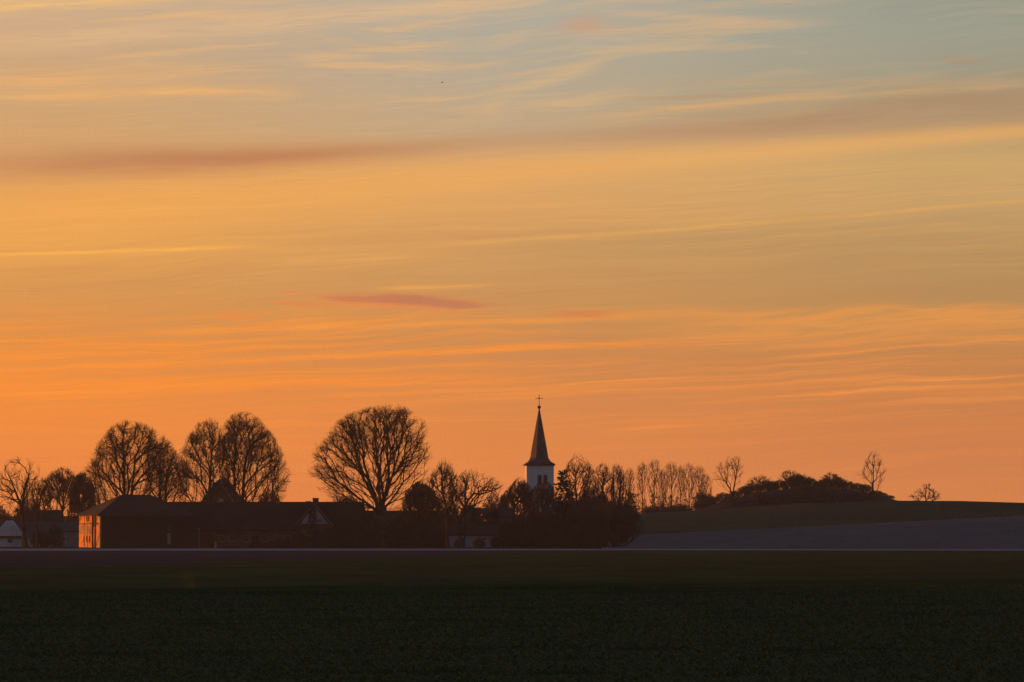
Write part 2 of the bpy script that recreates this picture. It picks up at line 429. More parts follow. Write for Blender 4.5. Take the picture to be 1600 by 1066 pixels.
M['bare'] = material('bare', (.105, .075, .070), (.075, .055, .052), (.10, .30, 1), .95, 6, .35, .65, bump=.08, c3=(.060, .046, .044), s3=.4, space='World', spec=0)
M['road'] = material('road', (.30, .29, .30), (.23, .22, .23), (.2, .5, 1), .7, 5, space='World')
M['stubble'] = material('stubble', (.158, .166, .160), (.120, .126, .122), (.22, .10, 1), .95, 7, .3, .7, bump=.12, c3=(.180, .172, .170), s3=.12, space='World', spec=0)
M['meadow'] = material('meadow', (.074, .100, .050), (.056, .076, .042), (.05, .03, 1), .95, 7, .3, .7, bump=.1, c3=(.084, .072, .048), s3=.3, space='World', spec=0)
M['dry_grass'] = material('dry_grass', (.085, .062, .058), (.055, .042, .040), (.3, .3, .3), .95, 6, space='World', spec=0)
M['yard'] = material('yard', (.050, .042, .030), (.036, .030, .024), (.2, .2, 1), .95, 5, space='World', spec=0)
region('field', lambda r, c: r < n_field, M['crop'])
region('ploughed_strip', lambda r, c: (r >= n_field) & (r < n_strip), M['bare'])
region('road', lambda r, c: (r >= n_strip) & (r < n_road), M['road'])
region('ground', lambda r, c: (r >= n_road) & (r < n_grey) & (qc[c] < 940), M['yard'])
region('stubble_field', lambda r, c: (r >= n_road) & (r < n_grey) & (qc[c] >= 940), M['stubble'])
region('hill', lambda r, c: (r >= n_grey) & ~mo[r, c], M['meadow'])
region('mound', lambda r, c: (r >= n_grey) & mo[r, c], M['dry_grass'])

# ------------------------------------------------------------------ crop seedlings on the near field
def crop_tufts():
    g = np.random.default_rng(11)
    P = []
    y = 44 + 150 * g.random(400000) ** 1.45
    x = (g.random(len(y)) - .5) * 2 * (.148 * y + 4.0)
    keep = (g.random(len(y)) < np.clip((165 - y) / 85, .03, 1)) & (vnoise(x * .5, y, 3.0, 5) + vnoise(x, y, .8, 6) * .8 + vnoise(x * .3, y, 9.0, 8) * .6 + g.random(len(y)) * .5 > -.05)
    x, y = x[keep], y[keep]
    z = np.zeros(len(x))
    # terrain height by interpolation in the same grid that carries the field
    q = 800 + F * x / np.maximum(y, 200.0)
    qi = np.clip(np.searchsorted(qs, q) - 1, 0, len(qs) - 2)
    for k in np.unique(qi):
        s = qi == k
        t = (q[s] - qs[k]) / (qs[k + 1] - qs[k])
        za = np.interp(y[s], D[:n_field + 1, k], Zt[:n_field + 1, k]); zb = np.interp(y[s], D[:n_field + 1, k + 1], Zt[:n_field + 1, k + 1])
        z[s] = za * (1 - t) + zb * t
    nb = 3
    n = len(x)
    bx = np.repeat(x, nb); by = np.repeat(y, nb); bz = np.repeat(z, nb)
    ang = g.random(n * nb) * 2 * np.pi
    grow = (.44 + .56 * (by / 150.0))
    h = (.03 + .045 * g.random(n * nb)) * grow * np.repeat(.6 + .8 * g.random(n), nb); h = h * np.clip((182 - by) / 75, .22, 1)
    lean = h * (.4 + 1.8 * g.random(n * nb))
    w = (.006 + .006 * g.random(n * nb)) * grow * 1.2
    ca, sa = np.cos(ang), np.sin(ang)
    px, py = bx + ca * .03 * g.random(n * nb), by + sa * .03
    V = np.empty((n * nb, 4, 3))
    V[:, 0] = np.stack([px - sa * w, py + ca * w, bz - .01], 1)
    V[:, 1] = np.stack([px + sa * w, py - ca * w, bz - .01], 1)
    V[:, 2] = np.stack([px + ca * lean * .5 + sa * w * .7, py + sa * lean * .5 - ca * w * .7, bz + h * .75], 1)
    V[:, 3] = np.stack([px + ca * lean, py + sa * lean, bz + h], 1)
    Q = np.arange(n * nb * 4).reshape(-1, 4)[:, [0, 1, 2, 3]]
    return V.reshape(-1, 3), Q
M['blade'] = material('blade', (.150, .172, .044), (.090, .108, .030), (.6, .6, 1), .8, 3, space='World', island=((.160, .140, .056), (.20, .15, .06)))
cv, cq = crop_tufts()
tag(fast_mesh('grass', cv, cq, M['blade']), 'short green seedlings covering the dark field in front', 'grass', kind='stuff')

# ------------------------------------------------------------------ bare winter trees
def unit(v): return v / (np.linalg.norm(v, axis=-1, keepdims=True) + 1e-9)
def lump(prof, th, z):
    s_ = float(prof[0, 1] * 7.3 + prof[-1, 0] * 3.1); k = 14.0 / max(prof[-1, 0] - prof[0, 0], 3)
    return 1 + .055 * np.sin(3 * th + z * k * .8 + s_) + .045 * np.sin(5 * th - z * k * 1.3 + 2 * s_) - .02
def env_at(prof, z):
    zs = prof[:, 0]
    l = np.interp(z, zs, prof[:, 1]); r = np.interp(z, zs, prof[:, 2])
    return (l + r) / 2, np.maximum((r - l) / 2, .05)
def sample_env(g, prof, n, p, deep):
    z = prof[0, 0] + (prof[-1, 0] - prof[0, 0]) * g.random(n * 6)
    c, w = env_at(prof, z)
    k = g.random(len(z)) < (w / w.max()) ** (1.0 if p < .4 else 1.6)
    z, c, w = z[k][:n], c[k][:n], w[k][:n]
    th = g.random(len(z)) * 2 * np.pi; rr = g.random(len(z)) ** p * lump(prof, th, z)
    return np.stack([c + w * rr * np.cos(th), w * deep * rr * np.sin(th), z], 1)
def env_ratio(prof, P, deep):
    c, w = env_at(prof, P[:, 2])
    return np.hypot((P[:, 0] - c) / w, P[:, 1] / (w * deep)) / lump(prof, np.arctan2(P[:, 1], P[:, 0] - c), P[:, 2]) + np.clip((P[:, 2] - prof[-1, 0]) / .5, 0, 9)
def tree_graph(seed, stems, prof, n_main=40, n_mid=320, k1=1500, k2=3200, deep=.9, alpha=.45, beta=1.3, step_=1.1, tl=(.8, 2.0), up=.22, wob=.10, mincos=.15, shell=.22, tp=2.0, fray=.10, merge=False):
    g = np.random.default_rng(seed)
    pos, par, plen, dr = [], [], [], []
    def add(p, pa, d):
        pos.append(p); par.append(pa); dr.append(d)
        plen.append(0 if pa < 0 else plen[pa] + float(np.linalg.norm(p - pos[pa]))); return len(pos) - 1
    for st in stems:
        st = [np.array(p, float) for p in st]; last = -1
        if pos and merge:
            dd = np.linalg.norm(np.array(pos) - st[0], axis=1); last = int(dd.argmin()) if dd.min() < .7 else -1
        if last < 0: last = add(st[0], -1, unit(st[1] - st[0]))
        for a, b in zip(st[:-1], st[1:]):
            n = max(1, int(np.linalg.norm(b - a) / .8))
            for i in range(1, n + 1):
                p = a + (b - a) * i / n + (g.normal(0, .04, 3) if i < n else 0)
                last = add(p, last, unit(b - a))
    low = min(s[0][2] for s in stems) + .25 * 0
    root = np.array(stems[0][0], float)
    def grow(tips, a_, near):
        for t in tips:
            P = np.array(pos); v = t - P; d = np.linalg.norm(v, axis=1) + 1e-6
            cs = (v * np.array(dr)).sum(1) / d
            cost = d * (1 + beta * np.clip(1 - cs, 0, 2)) + a_ * np.array(plen) + np.where(cs < mincos, 1e3, 0)
            i = int(cost.argmin()); dist = d[i]
            if dist < .25: continue
            p0 = P[i]; di = dr[i]; vh = v[i] / dist
            m0 = (di * .45 + vh * .85) * dist; m1 = (vh + np.array([0, 0, up])) * dist
            n = max(1, int(round(dist / near))); last = i; prev = p0
            for k in range(1, n + 1):
                s = k / n
                q = ((2 * s ** 3 - 3 * s * s + 1) * p0 + (s ** 3 - 2 * s * s + s) * m0 + (-2 * s ** 3 + 3 * s * s) * t + (s ** 3 - s * s) * m1)
                if k < n: q = q + g.normal(0, wob * near, 3)
                last = add(q, last, unit(q - prev)); prev = q
    cand = sample_env(g, prof, n_main * 12, shell, deep)
    top = cand[cand[:, 2].argmax()]; main = [top]; dm = np.linalg.norm(cand - top, axis=1)
    while len(main) < n_main:
        j = int(dm.argmax()); main.append(cand[j]); dm = np.minimum(dm, np.linalg.norm(cand - cand[j], axis=1))
    grow(main, alpha, step_ * 1.2)
    mid = sample_env(g, prof, n_mid, .42, deep)
    grow(mid[np.argsort(np.linalg.norm(mid - root, axis=1))], alpha * .9, step_)
    P, A, L, Dn = np.array(pos), np.array(par), np.array(plen), np.array(dr)
    for K, ln, tries in ((k1, tl, 0), (k2, (tl[0] * .5, tl[1] * .62), 1)):
        if not K: continue
        base = len(P)
        wgt = (L / L.max()) ** (tp if tries == 0 else tp * .5) * (env_ratio(prof, P, deep) > (.25 if tp > 1 else .05))
        wgt = np.where(P[:, 2] > prof[0, 0] - .3, wgt, 0)
        if tries: wgt = wgt * np.where(np.arange(base) >= base0, 3.0, 1.0)
        wgt = wgt / wgt.sum()
        i = g.choice(base, K, p=wgt)
        c, w = env_at(prof, P[i, 2])
        out = unit(np.stack([P[i, 0] - c, P[i, 1], (P[i, 2] - prof[0, 0]) * .35], 1))
        d = unit(Dn[i] * .9 + g.normal(0, .55, (K, 3)) + out * .35 + np.array([0, 0, up]))
        l = (ln[0] + (ln[1] - ln[0]) * g.random(K))[:, None]
        m = P[i] + d * l * .5; e_ = m + unit(d + g.normal(0, .3, (K, 3)) + np.array([0, 0, up * .6])) * l * .5
        r = env_ratio(prof, e_, deep); ok = r < 1.02 + fray * g.random(K) ** (1 if fray < .2 else 2.2)
        i, m, e_, d, l = i[ok], m[ok], e_[ok], d[ok], l[ok][:, 0]
        k = len(i)
        base0 = base
        P = np.vstack([P, m, e_]); A = np.concatenate([A, i, np.arange(base, base + k)])
        L = np.concatenate([L, L[i] + l * .5, L[i] + l]); Dn = np.vstack([Dn, d, d])
    return P, A
def tree_mesh(P, A, rt, R):
    n = len(P); leaf = np.ones(n); ch = np.zeros(n, int); np.add.at(ch, A[A >= 0], 1)
    cnt = np.where(ch == 0, 1.0, 0.0)
    for i in range(n - 1, -1, -1):
        if A[i] >= 0: cnt[A[i]] += cnt[i]
    ex = math.log(R / rt) / math.log(max(cnt.max(), 2))
    r = rt * np.maximum(cnt, 1) ** ex
    e = np.where(A >= 0)[0]; a, b = P[A[e]], P[e]
    ra = np.minimum(r[A[e]], r[e] * 1.5); rb = r[e]
    root = A[A[e]] < 0
    ra = np.where(root, r[A[e]] * 1.35, ra)
    out = []
    thick = rb > rt * 5.0
    for sel, ns in ((thick, 6), (~thick, 3)):
        if not sel.any(): out.append((np.zeros((0, 3)), np.zeros((0, 4), int))); continue
        p0, p1, r0, r1 = a[sel], b[sel], ra[sel], rb[sel]
        d = unit(p1 - p0); h = np.where(np.abs(d[:, 2:3]) > .9, np.array([[1., 0, 0]]), np.array([[0., 0, 1]]))
        u = unit(np.cross(d, h)); v = np.cross(d, u)
        p0 = p0 - d * (r0 * .3)[:, None]; p1 = p1 + d * (r1 * .3)[:, None]
        th = np.arange(ns) * 2 * np.pi / ns
        ring = lambda p, rr: p[:, None] + rr[:, None, None] * (np.cos(th)[None, :, None] * u[:, None] + np.sin(th)[None, :, None] * v[:, None])
        V = np.concatenate([ring(p0, r0), ring(p1, r1)], 1)       # m x 2ns x 3
        k = np.arange(len(p0))[:, None, None] * 2 * ns; j = np.arange(ns)
        Q = np.stack([j, (j + 1) % ns, ns + (j + 1) % ns, ns + j], 1)[None] + k
        out.append((V.reshape(-1, 3), Q.reshape(-1, 4)))
    return out
def local_profile(px0, d, rows, bz):
    m = d / F
    r = sorted([(zof(py, d) - bz, (l - px0) * m, (rr - px0) * m) for py, l, rr in rows])
    return np.array(r)
def bare_tree(name, label, px0, d, rows, stems=None, fork=None, R=.4, rt=.014, seed=1, mats=('bark', 'twig'), cat='tree', group=None, by=None, **kw):
    """rows: silhouette of the crown as (py, left, right); stems: list of polylines [(px, py, depth), ...] from the ground up"""
    b = at(px0, d); m = d / F
    prof = local_profile(px0, d, rows, b.z)
    if stems is None: stems = [[(px0, None, 0), (px0, fork, 0)]]
    st = [[((p[0] - px0) * m, p[2] if len(p) > 2 else 0, -.3 if p[1] is None else zof(p[1], d) - b.z) for p in s] for s in stems]
    P, A = tree_graph(seed, st, prof, **kw)
    (tv, tq), (cv, cq) = tree_mesh(P, A, rt, R)
    t = empty(name, b, 0, label, cat, group)
    if len(tq): fast_mesh('trunk', tv, tq, M[mats[0]], t, True)
    if len(cq): fast_mesh('crown', cv, cq, M[mats[1]], t)
    return t
def copy_thing(src, loc, rz, sx, sz, label, group=None, sy=None):
    c = src.copy(); COL.objects.link(c); c.location = loc; c.rotation_euler = (0, 0, rz); c.scale = (sx, sy or sx, sz); c['label'] = label
    if group: c['group'] = group
    for ch in list(src.children):
        k = ch.copy(); COL.objects.link(k); k.parent = c
    return c

GL = 'tall lindens behind the farm'
bare_tree('bare_tree', 'open bare tree at the left edge with a crooked trunk before the white house', 40, 712,
    [(815, 8, 58), (790, -10, 63), (765, -14, 67), (745, -10, 66), (728, 4, 63), (718, 12, 54), (713, 25, 45)],
    [[(42, None, 0), (38, 830, .2), (35, 795, 0)], [(35, 795, 0), (24, 768, .6), (14, 745, 1)], [(35, 795, 0), (40, 765, -.4), (47, 738, 0)]], R=.42, rt=.016, seed=3,
    n_main=26, n_mid=150, k1=420, k2=900, alpha=.3, wob=.18, beta=.8, merge=True)
bare_tree('bare_tree', 'slim bare tree with a straight trunk beside the white house on the left', 59, 728,
    [(815, 50, 70), (790, 44, 80), (770, 45, 82), (752, 50, 74), (744, 55, 68)], [[(59, None, 0), (58, 800, .2), (60, 775, 0)]], R=.24, rt=.015, seed=5, n_main=18, n_mid=120, k1=420, k2=900, alpha=.3, wob=.14)
bare_tree('bare_tree', 'rounded hazy bare tree with a fine dense crown left of the barn', 98, 860,
    [(848, 84, 112), (800, 62, 130), (770, 57, 136), (750, 64, 131), (739, 78, 119), (731, 90, 108)], fork=800, R=.4, rt=.020, seed=7, n_main=34, n_mid=300, k1=1700, k2=4200, alpha=.4)
bare_tree('bare_tree', 'dark dense thicket tree just left of the barn roof', 128, 805,
    [(850, 112, 146), (815, 104, 152), (785, 106, 153), (762, 110, 150), (746, 117, 142), (738, 122, 134)], fork=815, R=.35, rt=.026, seed=8, n_main=34, n_mid=300, k1=1700, k2=4600, alpha=.4)
bare_tree('bare_tree', 'broad bare linden with two trunks rising behind the barn roof', 198, 765,
    [(797, 150, 250), (786, 132, 262), (768, 122, 272), (742, 130, 276), (716, 141, 272), (695, 152, 266), (680, 163, 256), (668, 174, 243), (660, 184, 225), (656, 191, 203)],
    [[(196, None, 0), (195, 780, 0), (193, 720, .3), (192, 690, 0)], [(204, None, 1.5), (204, 785, 1.2), (208, 745, 1), (211, 715, .6)]], R=.48, rt=.0105, seed=11, group=GL,
    n_main=80, n_mid=620, k1=4400, k2=16000, alpha=.6, beta=.25, up=.05, wob=.05)
bare_tree('bare_tree', 'smaller bare tree with two thin trunks between the barn roof and the next linden', 253, 780,
    [(795, 238, 278), (770, 228, 296), (745, 226, 300), (720, 227, 294), (704, 234, 280), (692, 243, 262)],
    [[(249, None, 0), (250, 770, 0), (250, 715, 0)], [(258, None, .8), (258, 770, .8), (262, 735, .6)]], R=.34, rt=.011, seed=13, group=GL, n_main=46, n_mid=360, k1=2000, k2=4200, alpha=.6, beta=.25, up=.05, wob=.05)
bare_tree('bare_tree', 'narrow bare linden with one trunk beside the gabled house behind the farm', 327, 765,
    [(790, 290, 350), (778, 270, 356), (758, 264, 360), (730, 276, 362), (705, 282, 360), (685, 290, 354), (668, 302, 348), (660, 309, 344), (655, 314, 340)],
    [[(327, None, 0), (327, 775, 0), (330, 720, 0), (332, 690, 0)]], R=.38, rt=.0105, seed=17, group=GL, n_main=64, n_mid=440, k1=2600, k2=9000, alpha=.6, beta=.25, up=.05, wob=.05)
bare_tree('bare_tree', 'tall round-crowned bare linden with a close pair of trunks above the long farm roof', 376, 775,
    [(787, 352, 440), (776, 342, 450), (756, 338, 453), (735, 338, 450), (712, 338, 446), (692, 340, 434), (674, 344, 422), (660, 350, 410), (650, 357, 400), (644, 364, 393)],
    [[(380, None, 0), (380, 775, 0), (382, 735, .2), (386, 710, 0)], [(368, None, .8), (367, 775, .8), (366, 735, .4), (368, 695, 0)]], R=.46, rt=.0105, seed=19, group=GL,
    n_main=76, n_mid=600, k1=4400, k2=16000, alpha=.6, beta=.25, up=.05, wob=.05)
bare_tree('bare_tree', 'largest bare tree with a thick trunk and fanned limbs right of the farmhouse', 594, 692,
    [(802, 560, 640), (786, 512, 655), (765, 494, 668), (738, 487, 673), (712, 494, 675), (692, 503, 670), (672, 511, 666), (657, 523, 656), (645, 545, 648), (635, 578, 635), (630, 596, 622)],
    [[(595, None, 0), (594, 800, 0), (594, 775, 0), (595, 740, 0)], [(594, 800, 0), (584, 772, .5)], [(594, 800, 0), (603, 772, -.5)]], R=.56, rt=.011, seed=23, n_main=84, n_mid=640, k1=4200, k2=15000, alpha=.8, beta=.35, up=.04, wob=.14)
bare_tree('bare_tree', 'bare tree with a tufted top just right of the largest tree', 694, 722,
    [(815, 676, 712), (790, 668, 716), (765, 664, 720), (745, 668, 716), (732, 676, 711), (722, 683, 706), (716, 690, 700)],
    [[(700, None, 0), (698, 800, 0), (691, 765, 0), (690, 735, 0)]], R=.33, rt=.018, seed=29, n_main=26, n_mid=170, k1=700, k2=1500, alpha=.3, wob=.2, beta=.7)
bare_tree('bare_tree', 'gnarled spreading bare fruit tree leaning right left of the church', 727, 706,
    [(815, 712, 752), (798, 700, 772), (780, 694, 784), (764, 696, 787), (750, 702, 780), (741, 712, 766), (735, 722, 752)],
    [[(725, None, 0), (727, 815, 0), (727, 790, 0), (728, 760, 0)], [(727, 800, 0), (738, 782, .4), (752, 766, .2)], [(725, None, 0), (718, 832, .3), (712, 800, .4), (706, 775, .2)]], R=.38, rt=.019, seed=31, n_main=30, n_mid=180, k1=520, k2=1100, alpha=.3, wob=.26, beta=.6)
bare_tree('bare_tree', 'dense domed bare tree leaning against the left side of the church tower', 803, 805,
    [(856, 776, 836), (835, 764, 842), (812, 764, 842), (794, 770, 838), (775, 782, 834), (760, 795, 828), (746, 808, 820)], fork=835, R=.4, rt=.026, seed=37, n_main=38, n_mid=320, k1=2200, k2=5600, alpha=.4)
bare_tree('bare_tree', 'low dark dome-shaped tree right behind the largest tree', 655, 745,
    [(856, 612, 702), (830, 610, 702), (806, 618, 696), (785, 626, 690), (766, 636, 680), (757, 645, 668), (752, 651, 663)], fork=835, R=.4, rt=.028, seed=41, n_main=40, n_mid=360, k1=2600, k2=7000, alpha=.4)
bare_tree('bare_tree', 'upright bare tree with a fine pale crown right behind the dark cedar', 899, 785,
    [(800, 882, 918), (780, 876, 928), (758, 878, 934), (738, 880, 930), (722, 885, 922), (714, 890, 914), (709, 896, 908)], [[(900, None, 0), (900, 770, 0), (899, 740, 0)]], R=.32, rt=.016, seed=43,
    n_main=28, n_mid=220, k1=700, k2=1400, alpha=.35, wob=.15)
bare_tree('bare_tree', 'bare tree spreading thin branches across the lower church tower', 848, 800,
    [(850, 826, 872), (815, 822, 876), (790, 822, 876), (772, 828, 872), (760, 834, 866), (753, 842, 858)], [[(850, None, 0), (850, 825, 0), (848, 795, 0)], [(850, None, 0), (847, 845, .2), (834, 800, .4)]], R=.32, rt=.017, seed=44,
    n_main=40, n_mid=280, k1=1500, k2=3600, alpha=.5, beta=.3, wob=.15, fray=.4)
bare_tree('bare_tree', 'thin bare tree slanting right between the cedar and the row of poplars', 909, 792,
    [(790, 906, 926), (768, 908, 934), (748, 912, 936), (732, 918, 932), (724, 922, 929)], [[(903, None, 0), (909, 780, 0), (920, 750, 0)]], R=.2, rt=.015, seed=47, n_main=12, n_mid=70, k1=160, k2=300, alpha=.3)
bare_tree('bare_tree', 'narrow dark bare tree with a brushy top between church and hill', 942, 752,
    [(815, 930, 956), (795, 925, 962), (768, 925, 959), (746, 927, 957), (734, 930, 955), (728, 933, 952), (725, 937, 949)], [[(943, None, 0), (943, 780, 0), (942, 745, 0)]], R=.3, rt=.017, seed=53, n_main=26, n_mid=160, k1=600, k2=1200, alpha=.6, beta=.4, fray=.5)
bare_tree('bare_tree', 'slender dark bare tree forming the right one of a pair left of the poplars', 960, 765,
    [(815, 950, 980), (790, 950, 984), (765, 952, 980), (744, 953, 977), (733, 954, 974), (727, 956, 971)], [[(961, None, 0), (959, 770, 0), (959, 732, 0)], [(968, None, .5), (968, 780, .4), (969, 748, .2)]], R=.26, rt=.015, seed=59, n_main=26, n_mid=160, k1=600, k2=1200, alpha=.6, beta=.4, fray=.5)
bare_tree('bare_tree', 'wide low bare tree with fanning branches overhanging the grey field', 956, 690,
    [(852, 930, 984), (838, 920, 1002), (822, 916, 1008), (806, 920, 1004), (793, 930, 990), (785, 942, 974)], [[(948, None, 0), (948, 835, 0), (946, 815, 0)], [(957, None, .4), (958, 840, .3), (964, 822, .2)]], R=.42, rt=.017, seed=61,
    n_main=40, n_mid=240, k1=900, k2=1900, alpha=.32, up=.06)
bare_tree('bare_tree', 'sparse forked bare tree growing from the left end of the scrub mound', 1143, 1000,
    [(769, 1134, 1152), (752, 1116, 1160), (737, 1111, 1163), (724, 1120, 1161), (713, 1136, 1158)], [[(1143, None, 0), (1141, 765, 0), (1130, 748, .4), (1124, 735, .2)], [(1144, None, .3), (1146, 765, .2), (1150, 742, 0), (1154, 724, 0)]], R=.21, rt=.014, seed=67,
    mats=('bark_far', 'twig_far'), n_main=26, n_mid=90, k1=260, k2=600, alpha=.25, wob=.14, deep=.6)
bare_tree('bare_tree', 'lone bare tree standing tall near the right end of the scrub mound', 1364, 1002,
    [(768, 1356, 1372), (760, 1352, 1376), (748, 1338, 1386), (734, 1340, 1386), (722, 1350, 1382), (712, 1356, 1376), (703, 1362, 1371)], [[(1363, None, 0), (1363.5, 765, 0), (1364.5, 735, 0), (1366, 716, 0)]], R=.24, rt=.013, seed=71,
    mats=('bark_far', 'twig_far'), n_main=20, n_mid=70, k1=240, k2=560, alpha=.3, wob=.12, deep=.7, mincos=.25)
bare_tree('shrub', 'lone three-stemmed bush on the bare ridge right of the mound', 1446, 1001,
    [(784, 1426, 1466), (777, 1420, 1472), (770, 1424, 1468), (764, 1434, 1460), (756, 1442, 1454)], [[(1446, None, 0), (1446, 772, 0)], [(1440, None, .3), (1430, 776, .2)], [(1454, None, 0), (1464, 775, .1)]], R=.11, rt=.017, seed=73,
    mats=('bark_far', 'twig_far'), cat='shrub', n_main=18, n_mid=90, k1=420, k2=900, alpha=.25, step_=.6, tl=(.4, 1.0))

# a low-branched tree beyond the left edge of the view: its boughs dapple the low sun on the barn
bare_tree('bare_tree', 'low-branched bare tree standing left of the view beside the sunny end of the barn', -300, 722,
    [(845, -360, -250), (820, -380, -225), (795, -375, -235), (770, -340, -260)], [[(-300, None, 0), (-300, 835, 0), (-296, 810, 0)]], R=.4, rt=.022, seed=79, n_main=20, n_mid=60, k1=60, k2=60, alpha=.3, wob=.2)

def scrub_tree(label, px, d, top, base, w, seed, mats=('bark_far', 'twig_far'), k=1.0):
    h = base - top
    bare_tree('bare_tree', label, px, d, [(base - h * .1, px - w * .3, px + w * .3), (base - h * .35, px - w * .5, px + w * .5), (base - h * .6, px - w * .48, px + w * .5), (base - h * .85, px - w * .3, px + w * .36), (top, px - w * .08, px + w * .1)],
        [[(px, None, 0), (px + .5, base - h * .12, 0), (px - .5, base - h * .4, 0)], [(px, None, 0), (px + w * .14, base - h * .35, .2)]], R=.13, rt=.017, seed=seed, mats=mats, n_main=22, n_mid=90, k1=int(420 * k), k2=int(900 * k), alpha=.4, beta=.4, step_=.7, tl=(.5, 1.4), wob=.18, fray=.6)
scrub_tree('wispy scrub tree on the first hump of the mound', 1186, 1003, 741, 772, 40, 301)
scrub_tree('highest wispy scrub tree at the middle of the mound', 1234, 1003, 733, 770, 36, 302)
scrub_tree('dark scrub tree on the right hump of the mound', 1297, 1003, 738, 770, 34, 303, k=1.5)
scrub_tree('ragged scrub tree above the saddle of the mound', 1258, 1005, 741, 770, 26, 304)
VB = ('bark', 'twig')
scrub_tree('ragged young bare tree behind the cedar and church roof', 916, 830, 756, 830, 34, 305, VB)
scrub_tree('ragged young bare tree left of the narrow brushy-topped tree', 930, 845, 752, 830, 26, 306, VB)
scrub_tree('ragged young bare tree behind the slender dark pair', 977, 850, 760, 830, 30, 307, VB)
scrub_tree('ragged young bare tree between the tufted-top tree and the fruit tree', 708, 800, 752, 830, 34, 308, VB)
scrub_tree('ragged young bare tree standing out left of the domed tree', 772, 815, 768, 830, 34, 309, VB)
scrub_tree('small wispy bare tree over the roof left of the largest tree', 530, 775, 766, 830, 40, 310, VB, .5)

# slim poplars in the far row: three grown, the others copied
GP = 'bare poplars in the far row'
def poplar(px, top, w, seed, label, dens=1.0):
    return bare_tree('poplar_tree', label, px, 1250, [(806, px - w * .45, px + w * .45), (785, px - w * .8, px + w * .8), (760, px - w, px + w), (742, px - w * .95, px + w * .9), (top + 7, px - w * .8, px + w * .75), (top + 2, px - w * .5, px + w * .5), (top, px - w * .3, px + w * .3)],
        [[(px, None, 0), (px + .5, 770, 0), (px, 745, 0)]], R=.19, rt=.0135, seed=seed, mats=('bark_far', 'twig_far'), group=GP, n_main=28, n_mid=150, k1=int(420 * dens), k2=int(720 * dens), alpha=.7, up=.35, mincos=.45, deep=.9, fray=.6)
pops = [poplar(1003, 722, 10, 81, 'slender bare poplar, second from the left in the far row beyond the hill slope'),
        poplar(1049, 721, 12, 83, 'bushy-topped bare poplar in the middle of the far row beyond the hill slope', 1.2),
        poplar(1076, 723, 11, 85, 'bare poplar with a forked upper trunk, third from the right of the far row')]
for src, px, sx, sz, rz, lab in ((1, 984, .8, .92, 1.1, 'leftmost bare poplar of the far row, close to the dark pair of trees'),
        (2, 1022, 1.2, 1.06, 2.0, 'widest bare poplar of the far row, third from the left'),
        (0, 1064, .8, .95, 2.6, 'thinnest bare poplar of the far row, right of the bushy-topped one'),
        (0, 1036, .8, .90, 4.0, 'short thin poplar filling the gap left of the bushy-topped one'),
        (1, 1092, .9, .94, 3.4, 'pale bare poplar second from the right of the far row'),
        (2, 1103, 1.0, .84, 5.0, 'shortest bare poplar ending the far row beside the scrub mound')):
    copy_thing(pops[src], at(px, 1250), rz, sx, sz, lab)

# ------------------------------------------------------------------ conifers
def spruce_mesh(h, r0, seed, layered=False, n_whorl=16):
    g = np.random.default_rng(seed); V, Q = [], []
    def quad(p, d, l, w, roll):
        d = d / np.linalg.norm(d); s = np.cross(d, [0, 0, 1.0]); s = s / (np.linalg.norm(s) + 1e-9); n = np.cross(s, d)
        s2 = s * math.cos(roll) + n * math.sin(roll); k = len(V)
        V.extend([p, p + d * l * .45 + s2 * w, p + d * l, p + d * l * .45 - s2 * w]); Q.append((k, k + 1, k + 2, k + 3))
    for i in range(n_whorl):
        t = (i + .3) / n_whorl; z = h * (.06 + .93 * t)
        rr = r0 * (1 - t) ** (.34 if layered else .85) * (.8 + .4 * g.random())
        if layered and i % 3 == 2: rr *= .5
        for b in range(int(6 + 5 * (1 - t))):
            a_ = g.random() * 6.283; L = rr * (.65 + .5 * g.random()) + .15
            d = np.array([math.cos(a_), math.sin(a_), (-.05 if layered else -.22) + .12 * g.random() + .5 * t ** 3]); p0 = np.array([0, 0, z + g.normal(0, .1)])
            for k in range(max(3, int(L * 5))):
                f = .1 + .9 * g.random(); p = p0 + d * L * f + np.array([0, 0, -.18 * L * f * f])
                yaw = a_ + g.normal(0, .8)
                quad(p, np.array([math.cos(yaw), math.sin(yaw), g.normal(-.1, .35)]), .35 + .4 * g.random() * (1.3 - f), .05 + .08 * g.random() + (.09 if layered else 0), g.random() * 3.1)
    return np.array(V), np.array(Q)
def conifer(name, label, px, d, top, r0, seed, group=None, **kw):
    b = at(px, d); h = zof(top, d) - b.z
    t = empty(name, b, 0, label, 'tree', group)
    th = np.arange(7) * 2 * np.pi / 7
    tr = h * .013 + .05
    V = np.concatenate([np.stack([np.cos(th) * tr, np.sin(th) * tr, th * 0 - .3], 1), np.stack([np.cos(th) * .02, np.sin(th) * .02, th * 0 + h * .97], 1)])
    j = np.arange(7); fast_mesh('trunk', V, np.stack([j, (j + 1) % 7, 7 + (j + 1) % 7, 7 + j], 1), M['bark'], t, True)
    v, q = spruce_mesh(h, r0, seed, **kw)
    fast_mesh('crown', v, q, M['needles'], t)
    return t
conifer('cedar_tree', 'dark evergreen cedar with layered boughs right of the church tower', 881, 742, 734, 3.1, 91, layered=True, n_whorl=46)
conifer('conifer_tree', 'slim dark evergreen in front of the white gable of the farmhouse', 489, 690, 787, 1.5, 92, n_whorl=44)
conifer('spruce_tree', 'dark spruce rising from the thicket left of the poplars', 987, 900, 770, 2.3, 94, n_whorl=26)
conifer('spruce_tree', 'blunt dark spruce in the thicket behind the slender pair', 972, 905, 776, 2.6, 95, n_whorl=24)
GC = 'small spruces along the foot of the poplar row'
c0 = conifer('spruce_tree', 'pointed little spruce, leftmost of the row under the poplars', 994, 1085, 771, 1.9, 93, GC, n_whorl=22)
